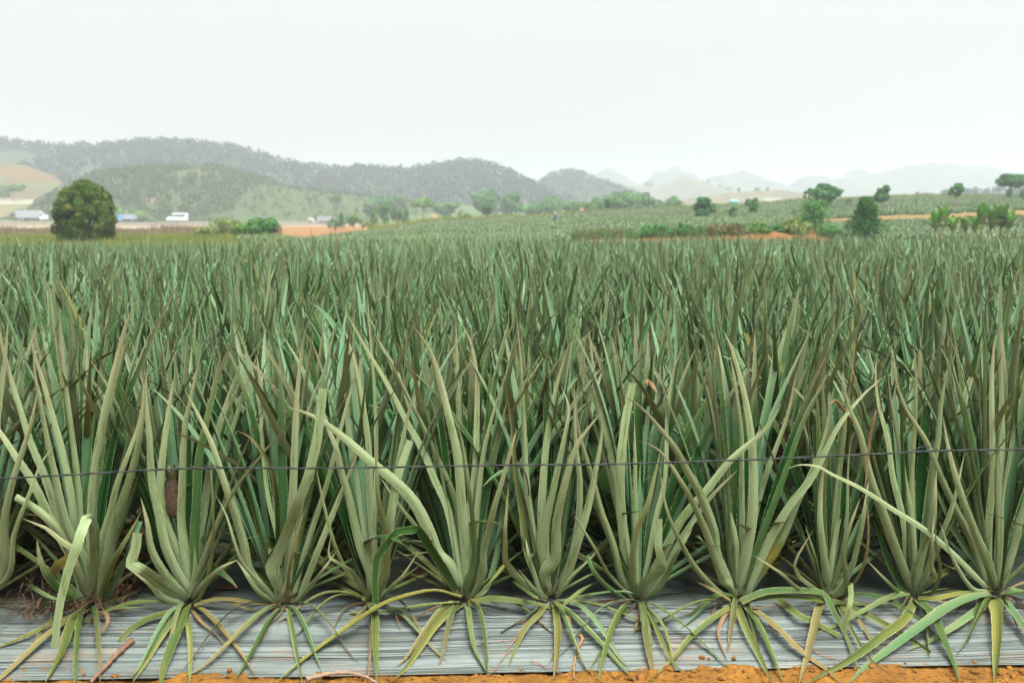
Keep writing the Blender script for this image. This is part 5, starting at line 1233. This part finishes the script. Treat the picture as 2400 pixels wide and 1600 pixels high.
# -- bushes on the bank
for (px, pb, pt, w_, mt, lab) in [(1419, 559, 540, 24, 'mid', 'first low green bush at the left end of the bank'), (1446, 559, 541, 26, 'dry', 'brownish low bush, second from the left end of the bank'), (1485, 558, 537, 40, 'mid', 'rounded green bush on the left part of the bank'), (1538, 556, 521, 58, 'dark', 'largest dark green bush in the left half of the bank'),
    (1600, 556, 521, 38, 'dark', 'tall dark green bush beside the largest one on the bank'), (1638, 554, 527, 34, 'dark', 'dark bush above the exposed orange soil'), (1672, 551, 524, 40, 'dry', 'brown withered bush in the middle of the bank'), (1722, 549, 519, 44, 'dry', 'dark brown tangled bush left of the bright green bushes'), (1745, 548, 516, 26, 'mid', 'green bush between the brown tangle and the bright green bush'),
    (1779, 546, 507, 32, 'bright', 'tall bright green bush on the bank'), (1822, 543, 514, 24, 'dark', 'small dark bush amid dry grass on the bank'), (1868, 548, 506, 48, 'yellow', 'yellowish bush leaning on the big upright bush'), (1848, 530, 504, 40, 'yellow', 'yellow-green grass bush on the upper bank'), (1940, 552, 525, 36, 'mid', 'low green bush at the right foot of the big upright bush')]:
    tree(px, pb, pt - 2, w_ * 1.3, 60.0, 'scrub', mt, 2000, lab, 'bush', leaf=0.085)
for (px, t_, w_, lab) in [(1732, 437, 10, 'faint hazy tree alone on the far ridge line'), (1775, 437, 18, 'faint hazy tree, left one of two on the brown ridge'), (1798, 434, 10, 'faint thin tree, right one of two on the brown ridge')]:
    tree(px, 462, t_, w_, 555, 'round', 'dark', 300, lab, cb=(452 if w_ < 12 else 458))
for (px, t_, w_, lab) in [(1520, 417, 24, 'very faint tree on the pale hill, left'), (1660, 414, 12, 'very faint slim tree, first of three on the pale hill'), (1688, 428, 14, 'very faint tree, middle of three on the pale hill'), (1706, 437, 16, 'very faint low tree, last of three on the pale hill')]:
    tree(px, 452, t_, w_, 990, 'round', 'dark', 250, lab, cb=446)

# ---------------------------------------------------------------- banana plants
M_BAN = foliage_material('banana_leaf', (0.03, 0.10, 0.012), (0.09, 0.185, 0.03), scale=1.0, transl=0.3)
M_BANOLD = foliage_material('banana_leaf_old', (0.06, 0.10, 0.035), (0.17, 0.18, 0.085), scale=1.0, transl=0.2)
M_BANSTEM = plain('banana_stem', (0.20, 0.17, 0.08), 0.7, 0.3, var=0.3, scale=3)
def banana(px, pb, pt, Y, nlv, spread, label, seed):
    rng = np.random.RandomState(seed); b = at(px, pb, Y); z = float(ground_z(b[0], Y)) - 0.03; H = at(px, pt, Y)[2] - z
    root = empty('banana_plant', (b[0], Y, z)); tag(root, label, 'banana plant', 'banana clump beyond the field')
    sh = H * 0.30
    link('stem', tube(smooth_curve([(0, 0, 0), (0.02, 0, sh * 0.5), (0.0, 0.01, sh)], 7), np.linspace(0.075, 0.05, 7), 8, M_BANSTEM, 'stem'), root)
    for k in range(nlv):
        az = k * 2.4 + rng.uniform(-.3, .3); old = k < nlv * 0.35
        t0 = R(rng.uniform(5, 25)); t1 = R(rng.uniform(15, 45) * spread + (50 if old else 0)); L = H * rng.uniform(0.6, 0.78) if not old else H * rng.uniform(0.45, 0.65)
        n = 12; s = np.linspace(0, 1, n + 1); tl = t0 + (t1 - t0) * s ** 1.2 + (R(35) * s ** 3 if old else 0)
        T = np.stack([np.sin(tl) * math.cos(az), np.sin(tl) * math.sin(az), np.cos(tl)], 1); P = np.cumsum(T * L / n, 0) + np.array([0, 0, sh * 0.9])
        N = np.stack([-np.cos(tl) * math.cos(az), -np.cos(tl) * math.sin(az), np.sin(tl)], 1); B = np.cross(T, N)
        W = 0.19 * H / 1.8 * np.clip(np.sin(np.clip((s - 0.16) / 0.84, 0, 1) * math.pi) ** 0.55, 0, 1) + 0.012
        us = np.array([-1, -0.5, 0, 0.5, 1.0]); V = P[:, None] + B[:, None] * (us[None, :, None] * W[:, None, None]) + N[:, None] * (np.abs(us)[None, :, None] * W[:, None, None] * 0.45)
        V += rng.normal(0, 0.008, V.shape) * (np.abs(us)[None, :, None] > 0.9)
        a = (np.arange(n)[:, None] * 5 + np.arange(4)[None]).ravel(); Q = np.stack([a, a + 1, a + 6, a + 5], 1)
        link('leaf', make_mesh('leaf', V.reshape(-1, 3), Q, M_BANOLD if old else M_BAN, {'fr': ('FLOAT', np.full((n + 1) * 5, rng.rand()))}), root)
for args in [(2192, 551, 492, 54, 7, 0.9, 'leftmost banana plant, with a bright upright leaf', 1), (2206, 549, 478, 55.5, 6, 0.6, 'tall thin banana plant at the left end, leaves pointing up', 2), (2232, 550, 500, 53.5, 7, 1.3, 'low drooping banana plant, third from the left', 3), (2262, 551, 503, 54, 8, 1.5, 'wide flopped banana plant with brown leaves mid clump', 4),
             (2283, 552, 508, 53, 5, 0.8, 'small bright young banana plant at the front of the clump', 5), (2298, 549, 478, 55, 7, 0.5, 'tall dark banana plant right of the clump centre', 6), (2322, 551, 490, 54, 9, 0.7, 'full banana plant in the right half of the clump', 7), (2346, 550, 480, 54.5, 9, 0.6, 'tallest bushy banana plant with many upright leaves', 8), (2362, 549, 492, 54, 7, 1.3, 'rightmost banana plant with one leaf reaching sideways', 9)]:
    banana(*args)

# ---------------------------------------------------------------- vehicles
def box_bm(bm, x0, x1, y0, y1, z0, z1, bev=0.0):
    r_ = bmesh.ops.create_cube(bm, size=1.0); vs = r_['verts']
    for v in vs: v.co = Vector(((x0 + x1) / 2 + v.co.x * (x1 - x0), (y0 + y1) / 2 + v.co.y * (y1 - y0), (z0 + z1) / 2 + v.co.z * (z1 - z0)))
    if bev: bmesh.ops.bevel(bm, geom=[e for e in bm.edges if all(v in vs for v in e.verts)], offset=bev, segments=2, affect='EDGES')
def bm_obj(bm, name, mat, parent):
    bmesh.ops.recalc_face_normals(bm, faces=bm.faces); me = bpy.data.meshes.new(name); bm.to_mesh(me); bm.free(); me.materials.append(mat); return link(name, me, parent)
def prism(prof, y0, y1, name, mat, parent, bev=0.04):
    bm = bmesh.new(); A = [bm.verts.new((x, y0, z)) for x, z in prof]; B = [bm.verts.new((x, y1, z)) for x, z in prof]
    bm.faces.new(A); bm.faces.new(B[::-1])
    for k in range(len(prof)): bm.faces.new((A[k], B[k], B[(k + 1) % len(prof)], A[(k + 1) % len(prof)]))
    if bev: bmesh.ops.bevel(bm, geom=list(bm.edges), offset=bev, segments=2, affect='EDGES')
    return bm_obj(bm, name, mat, parent)
M_WHITE = plain('white_paint', (0.5, 0.52, 0.52), 0.3, 0.5, var=0.03); M_GLASS = plain('dark_glass', (0.04, 0.05, 0.06), 0.12, 0.6, var=0.1); M_TYRE = plain('tyre', (0.03, 0.03, 0.03), 0.9, 0.2); M_RIM = plain('rim', (0.4, 0.4, 0.42), 0.4, 0.5, metal=0.6)
M_GREYBOX = plain('grey_box', (0.25, 0.28, 0.28), 0.5, 0.4, var=0.08, scale=1.0); M_BLUE = plain('blue_paint', (0.10, 0.22, 0.42), 0.35, 0.5); M_TARP = plain('grey_tarp', (0.24, 0.27, 0.29), 0.8, 0.2, var=0.2, scale=2); M_CHAS = plain('chassis', (0.10, 0.10, 0.10), 0.8, 0.2); M_LAMP = plain('lamp_lens', (0.7, 0.7, 0.65), 0.2, 0.6)
def wheels(root, xs, yw, r_=0.36):
    for x in xs:
        for y_ in (-yw, yw):
            P = [(x, y_ - 0.12, r_), (x, y_ - 0.06, r_), (x, y_ + 0.06, r_), (x, y_ + 0.12, r_)]
            wv = link('wheel', join([tube(P, [r_ * .9, r_, r_, r_ * .9], 18)], 'wheel', M_TYRE), root)
            bm = bmesh.new(); bmesh.ops.create_cone(bm, cap_ends=True, segments=16, radius1=r_ * .6, radius2=r_ * .6, depth=0.22, matrix=Matrix.Translation((x, y_, r_)) @ Matrix.Rotation(R(90), 4, 'X')); bm_obj(bm, 'rim', M_RIM, wv)
def vroot(name, px, py, Y, label, cat):
    p = at(px, py, Y); z = float(ground_z(p[0], Y)) + 0.57; r_ = empty(name, (p[0], Y, z)); tag(r_, label, cat); return r_
RY = 282
v = vroot('minibus', 416, 525, RY, 'white minibus driving left on the road', 'minibus')
prism([(-2.8, 0.35), (-2.85, 0.95), (-2.55, 1.20), (-1.75, 1.5), (-1.05, 2.35), (-0.6, 2.5), (2.75, 2.5), (2.85, 2.2), (2.85, 0.35)], -0.95, 0.95, 'body', M_WHITE, v, 0.06)
for (a_, b_, nm) in [(-0.55, 2.4, 'window'), (-1.55, -0.75, 'window')]:
    for y_ in (-0.965, 0.965):
        bm = bmesh.new(); box_bm(bm, a_, b_, y_ - 0.02, y_ + 0.02, 1.45, 1.98, 0.01); bm_obj(bm, nm, M_GLASS, v)
prism([(-1.80, 1.52), (-1.12, 2.30), (-1.06, 2.27), (-1.74, 1.48)], -0.85, 0.85, 'windscreen', M_GLASS, v, 0)
for y_ in (-0.7, 0.7):
    bm = bmesh.new(); box_bm(bm, -2.9, -2.8, y_ - 0.18, y_ + 0.18, 0.8, 1.02, 0.02); bm_obj(bm, 'headlight', M_LAMP, v)
wheels(v, (-1.9, 1.75), 0.86)
v = vroot('box_truck', 76, 523, RY + 4, 'long pale grey box truck with a white cab, driving right', 'truck')
bm = bmesh.new(); box_bm(bm, -4.2, 2.3, -1.15, 1.15, 0.95, 3.15, 0.05)
for k in range(13): box_bm(bm, -4.0 + k * 0.5, -3.95 + k * 0.5, -1.18, 1.18, 1.0, 3.1)
bm_obj(bm, 'cargo_box', M_GREYBOX, v)
prism([(2.5, 0.55), (2.5, 2.6), (3.3, 2.65), (4.05, 1.7), (4.2, 1.4), (4.2, 0.55)], -1.05, 1.05, 'cab', M_WHITE, v, 0.06)
prism([(3.33, 2.58), (4.0, 1.76), (4.06, 1.8), (3.39, 2.62)], -0.9, 0.9, 'windscreen', M_GLASS, v, 0)
for y_ in (-1.065, 1.065):
    bm = bmesh.new(); box_bm(bm, 2.75, 3.5, y_ - 0.02, y_ + 0.02, 1.6, 2.25, 0.01); bm_obj(bm, 'window', M_GLASS, v)
bm = bmesh.new(); box_bm(bm, -4.1, 4.0, -0.5, 0.5, 0.55, 0.9, 0.02); bm_obj(bm, 'chassis', M_CHAS, v); wheels(v, (-3.2, -2.2, 3.2), 0.95, 0.48)
v = vroot('tarp_truck', 299, 522, RY + 2, 'small truck with a blue cab and grey covered back, driving left', 'truck')
prism([(-2.35, 0.5), (-2.4, 1.3), (-2.1, 2.1), (-1.1, 2.15), (-1.1, 0.5)], -0.9, 0.9, 'cab', M_BLUE, v, 0.05)
prism([(-2.42, 1.38), (-2.16, 2.04), (-2.21, 2.06), (-2.47, 1.40)], -0.8, 0.8, 'windscreen', M_GLASS, v, 0)
bm = bmesh.new(); box_bm(bm, -0.95, 2.4, -0.95, 0.95, 0.75, 1.55, 0.03); bm_obj(bm, 'cargo_bed', M_GREYBOX, v)
prism([(-0.95, 1.57), (-0.95, 2.0), (-0.7, 2.12), (2.2, 2.12), (2.4, 2.0), (2.4, 1.57)], -0.93, 0.93, 'tarp', M_TARP, v, 0.04)
bm = bmesh.new(); box_bm(bm, -2.2, 2.3, -0.4, 0.4, 0.45, 0.73, 0.02); bm_obj(bm, 'chassis', M_CHAS, v); wheels(v, (-1.7, 1.5), 0.8, 0.38)

# ---------------------------------------------------------------- small buildings and field things
def hut(px, pb, pt, wpx, Y, dep, wall, roofm, label, name, roofh=0.3):
    p = at(px, pb, Y); z = float(ground_z(p[0], Y)) - 0.1; H = at(px, pt, Y)[2] - z; Wm = wpx / F * Y
    root = empty(name, (p[0], Y, z)); tag(root, label, 'shed')
    bm = bmesh.new(); box_bm(bm, -Wm / 2, Wm / 2, -dep / 2, dep / 2, 0, H * (1 - roofh), 0.01); bm_obj(bm, 'wall', wall, root)
    o_ = Wm * 0.06; zt = H * (1 - roofh) + 0.003
    bm = bmesh.new(); A = [bm.verts.new(q) for q in ((-Wm / 2 - o_, -dep / 2 - o_, zt), (-Wm / 2 - o_, dep / 2 + o_, zt), (-Wm / 2 - o_, 0, H))]; B = [bm.verts.new((Wm / 2 + o_, q.co.y, q.co.z)) for q in A]
    bm.faces.new(A); bm.faces.new(B[::-1])
    for k in range(3): bm.faces.new((A[k], B[k], B[(k + 1) % 3], A[(k + 1) % 3]))
    bm_obj(bm, 'roof', roofm, root)
    bm = bmesh.new(); box_bm(bm, -Wm * 0.12, Wm * 0.12, -dep / 2 - 0.03, -dep / 2 - 0.005, 0.02, H * (1 - roofh) * 0.85); bm_obj(bm, 'door', M_GLASS, root)
    return root
M_TEAL = plain('turquoise_sheet', (0.06, 0.26, 0.24), 0.5, 0.4, var=0.06, scale=2); M_TEAL2 = plain('turquoise_roof', (0.09, 0.31, 0.28), 0.5, 0.4, var=0.06, scale=2); M_GREYROOF = plain('grey_roof', (0.08, 0.08, 0.085), 0.7, 0.3, var=0.15, scale=1)
hut(1719, 497, 468, 16, 170, 1.6, M_TEAL, M_TEAL2, 'small turquoise shed rising behind the slim crooked tree', 'shed', 0.2)
hut(762, 522, 507, 30, 268, 4, M_GREYROOF, M_GREYROOF, 'low grey-roofed shed near the pale dome', 'shed', 0.6)
p = at(729, 520, 262); r_ = empty('dome', (p[0], 262, float(ground_z(p[0], 262)) - 0.1)); tag(r_, 'small pale dome-shaped shelter beyond the road barrier', 'dome shelter')
bm = bmesh.new(); bmesh.ops.create_uvsphere(bm, u_segments=24, v_segments=12, radius=1.0)
for q in bm.verts: q.co = Vector((q.co.x * 1.15, q.co.y * 1.15, max(0, q.co.z) * 1.5 + 0.5 if q.co.z > -0.05 else 0.0))
bm_obj(bm, 'shell', plain('pale_shell', (0.18, 0.18, 0.16), 0.7, 0.2, var=0.1), r_)
bm = bmesh.new(); box_bm(bm, -0.4, 0.4, -1.22, -1.05, 0.0, 1.05, 0.03); bm_obj(bm, 'opening', M_GLASS, r_)
M_HEAP = plain('orange_heap', (0.24, 0.135, 0.075), 0.95, 0.1, var=0.25, scale=2)
def heap(px, pb, pt, wpx, Y, label, seed):
    rng = np.random.RandomState(seed); p = at(px, pb, Y); z = float(ground_z(p[0], Y)) - 0.1; H = at(px, pt, Y)[2] - z; Wm = wpx / F * Y
    V = IV.copy(); V = V * (1 + 0.22 * (rng.rand(len(V), 1) - 0.5)); V[:, 2] = np.clip(V[:, 2], -0.1, 1); V[:, :2] *= (1.1 - 0.55 * np.clip(V[:, 2:3], 0, 1)); V = V * np.array([Wm / 2, Wm / 2, H])
    o = link('earth_heap', make_mesh('earth_heap', V, None, M_HEAP, T=IT)); o.location = (p[0], Y, z); tag(o, label, 'earth heap')
heap(1018, 519, 501, 20, 160, 'pale orange earth heap on the crest beside the valley tree row', 1)
heap(1364, 497, 487, 19, 150, 'pale orange earth heap on the crest beside the small dark upright bush', 2)
# post in the field
p = at(787, 566, 44); root = empty('post', (p[0], 44, float(ground_z(p[0], 44)) - 0.1)); tag(root, 'thin dark stake standing at the field edge before the orange field', 'stake')
hp = at(787, 533, 44)[2] - root.location[2]
link('pole', tube([(0, 0, 0), (0.01, 0, hp * 0.5), (-0.01, 0, hp)], 0.022, 7, M_TWIG, 'pole'), root); link('crosspiece', tube([(-0.09, 0, hp * 0.93), (0.09, 0.0, hp * 0.95)], 0.016, 6, M_TWIG, 'crosspiece'), root)

# worker standing among the slope crop: blue jacket, pale hat
def skin_body(verts, edges, radii, name, mat, parent, lvl=2):
    me = bpy.data.meshes.new(name); me.from_pydata(verts, edges, []); o = bpy.data.objects.new(name, me); COL.objects.link(o)
    sm = o.modifiers.new('skin', 'SKIN'); ss = o.modifiers.new('sub', 'SUBSURF'); ss.levels = lvl; ss.render_levels = lvl
    for k, r_ in enumerate(radii): me.skin_vertices[0].data[k].radius = r_ if isinstance(r_, tuple) else (r_, r_)
    me.skin_vertices[0].data[0].use_root = True
    dg = bpy.context.evaluated_depsgraph_get(); m2 = bpy.data.meshes.new_from_object(o.evaluated_get(dg)); bpy.data.objects.remove(o)
    m2.materials.clear(); m2.materials.append(mat); m2.name = name
    for p_ in m2.polygons: p_.use_smooth = True
    return link(name, m2, parent)
M_SKIN = plain('skin', (0.40, 0.24, 0.16), 0.6, 0.3, var=0.05); M_JACKET = plain('blue_jacket', (0.012, 0.11, 0.20), 0.8, 0.2, var=0.1, scale=5); M_TROU = plain('dark_trousers', (0.07, 0.07, 0.09), 0.85, 0.2); M_HAT = plain('pale_hat', (0.15, 0.22, 0.19), 0.7, 0.2, var=0.05)
p = at(1301, 522, 112); root = empty('person', (p[0], 112, float(ground_z(p[0], 112)))); tag(root, 'person in a blue jacket and pale hat, crouching among the low slope crop', 'person')
BV = [(0, 0.10, 0.34), (0, 0.02, 0.54), (0, -0.10, 0.78), (0, -0.14, 0.86), (0, -0.18, 0.96), (0, -0.19, 1.02), (-0.18, -0.10, 0.78), (-0.24, -0.20, 0.54), (-0.16, -0.40, 0.46), (-0.14, -0.48, 0.44), (0.18, -0.10, 0.78), (0.25, -0.20, 0.54), (0.18, -0.38, 0.42), (0.16, -0.46, 0.38), (-0.12, 0.08, 0.32), (-0.17, -0.30, 0.50), (-0.15, -0.10, 0.09), (-0.15, -0.26, 0.05), (0.12, 0.08, 0.32), (0.18, -0.28, 0.48), (0.16, -0.06, 0.09), (0.16, -0.22, 0.05)]
BE = [(0, 1), (1, 2), (2, 3), (3, 4), (4, 5), (2, 6), (6, 7), (7, 8), (8, 9), (2, 10), (10, 11), (11, 12), (12, 13), (0, 14), (14, 15), (15, 16), (16, 17), (0, 18), (18, 19), (19, 20), (20, 21)]
BR = [(0.14, 0.10), (0.13, 0.09), (0.15, 0.10), 0.055, 0.085, 0.09, 0.055, 0.045, 0.035, 0.03, 0.055, 0.045, 0.035, 0.03, 0.085, 0.06, 0.045, 0.035, 0.085, 0.06, 0.045, 0.035]
skin_body([Vector(v_) for v_ in BV], BE, BR, 'body', M_SKIN, root)
JV = [(0, 0.09, 0.38), (0, 0.02, 0.54), (0, -0.10, 0.79), (-0.18, -0.10, 0.79), (-0.24, -0.20, 0.54), (-0.17, -0.38, 0.465), (0.18, -0.10, 0.79), (0.25, -0.20, 0.54), (0.19, -0.36, 0.43)]
skin_body([Vector(v_) for v_ in JV], [(0, 1), (1, 2), (2, 3), (3, 4), (4, 5), (2, 6), (6, 7), (7, 8)], [(0.19, 0.14), (0.165, 0.12), (0.17, 0.125), 0.075, 0.065, 0.055, 0.075, 0.065, 0.055], 'jacket', M_JACKET, root)
TV = [(0, 0.10, 0.34), (-0.12, 0.08, 0.32), (-0.17, -0.30, 0.50), (-0.15, -0.10, 0.12), (0.12, 0.08, 0.32), (0.18, -0.28, 0.48), (0.16, -0.06, 0.12)]
skin_body([Vector(v_) for v_ in TV], [(0, 1), (1, 2), (2, 3), (0, 4), (4, 5), (5, 6)], [(0.16, 0.12), 0.105, 0.08, 0.065, 0.105, 0.08, 0.065], 'trousers', M_TROU, root)
bm = bmesh.new()
prev = None
for (r_, z) in [(0.26, 1.02), (0.24, 1.045), (0.13, 1.08), (0.115, 1.15), (0.06, 1.19), (0.005, 1.20)]:
    ring = [bm.verts.new((r_ * math.cos(k * math.pi / 10), r_ * math.sin(k * math.pi / 10) - 0.19, z)) for k in range(20)]
    if prev:
        for k in range(20): bm.faces.new((prev[k], prev[(k + 1) % 20], ring[(k + 1) % 20], ring[k]))
    prev = ring
bm.faces.new(prev); bm_obj(bm, 'hat', M_HAT, root)

# ---------------------------------------------------------------- haze in the air
def haze(density):
    m = bpy.data.materials.new('haze'); m.use_nodes = True; t = m.node_tree; t.nodes.clear()
    o = t.nodes.new('ShaderNodeOutputMaterial'); v_ = t.nodes.new('ShaderNodeVolumePrincipled')
    v_.inputs['Color'].default_value = (0.75, 0.785, 0.825, 1); v_.inputs['Density'].default_value = density; v_.inputs['Anisotropy'].default_value = 0.45
    t.links.new(v_.outputs[0], o.inputs['Volume'])
    bm = bmesh.new(); box_bm(bm, -2300, 2300, -90, 2520, -16, 118)
    h = bm_obj(bm, 'haze', m, None); tag(h, 'thin pale haze over the whole valley', 'haze', kind='stuff'); h.display_type = 'WIRE'
haze(0.00086)
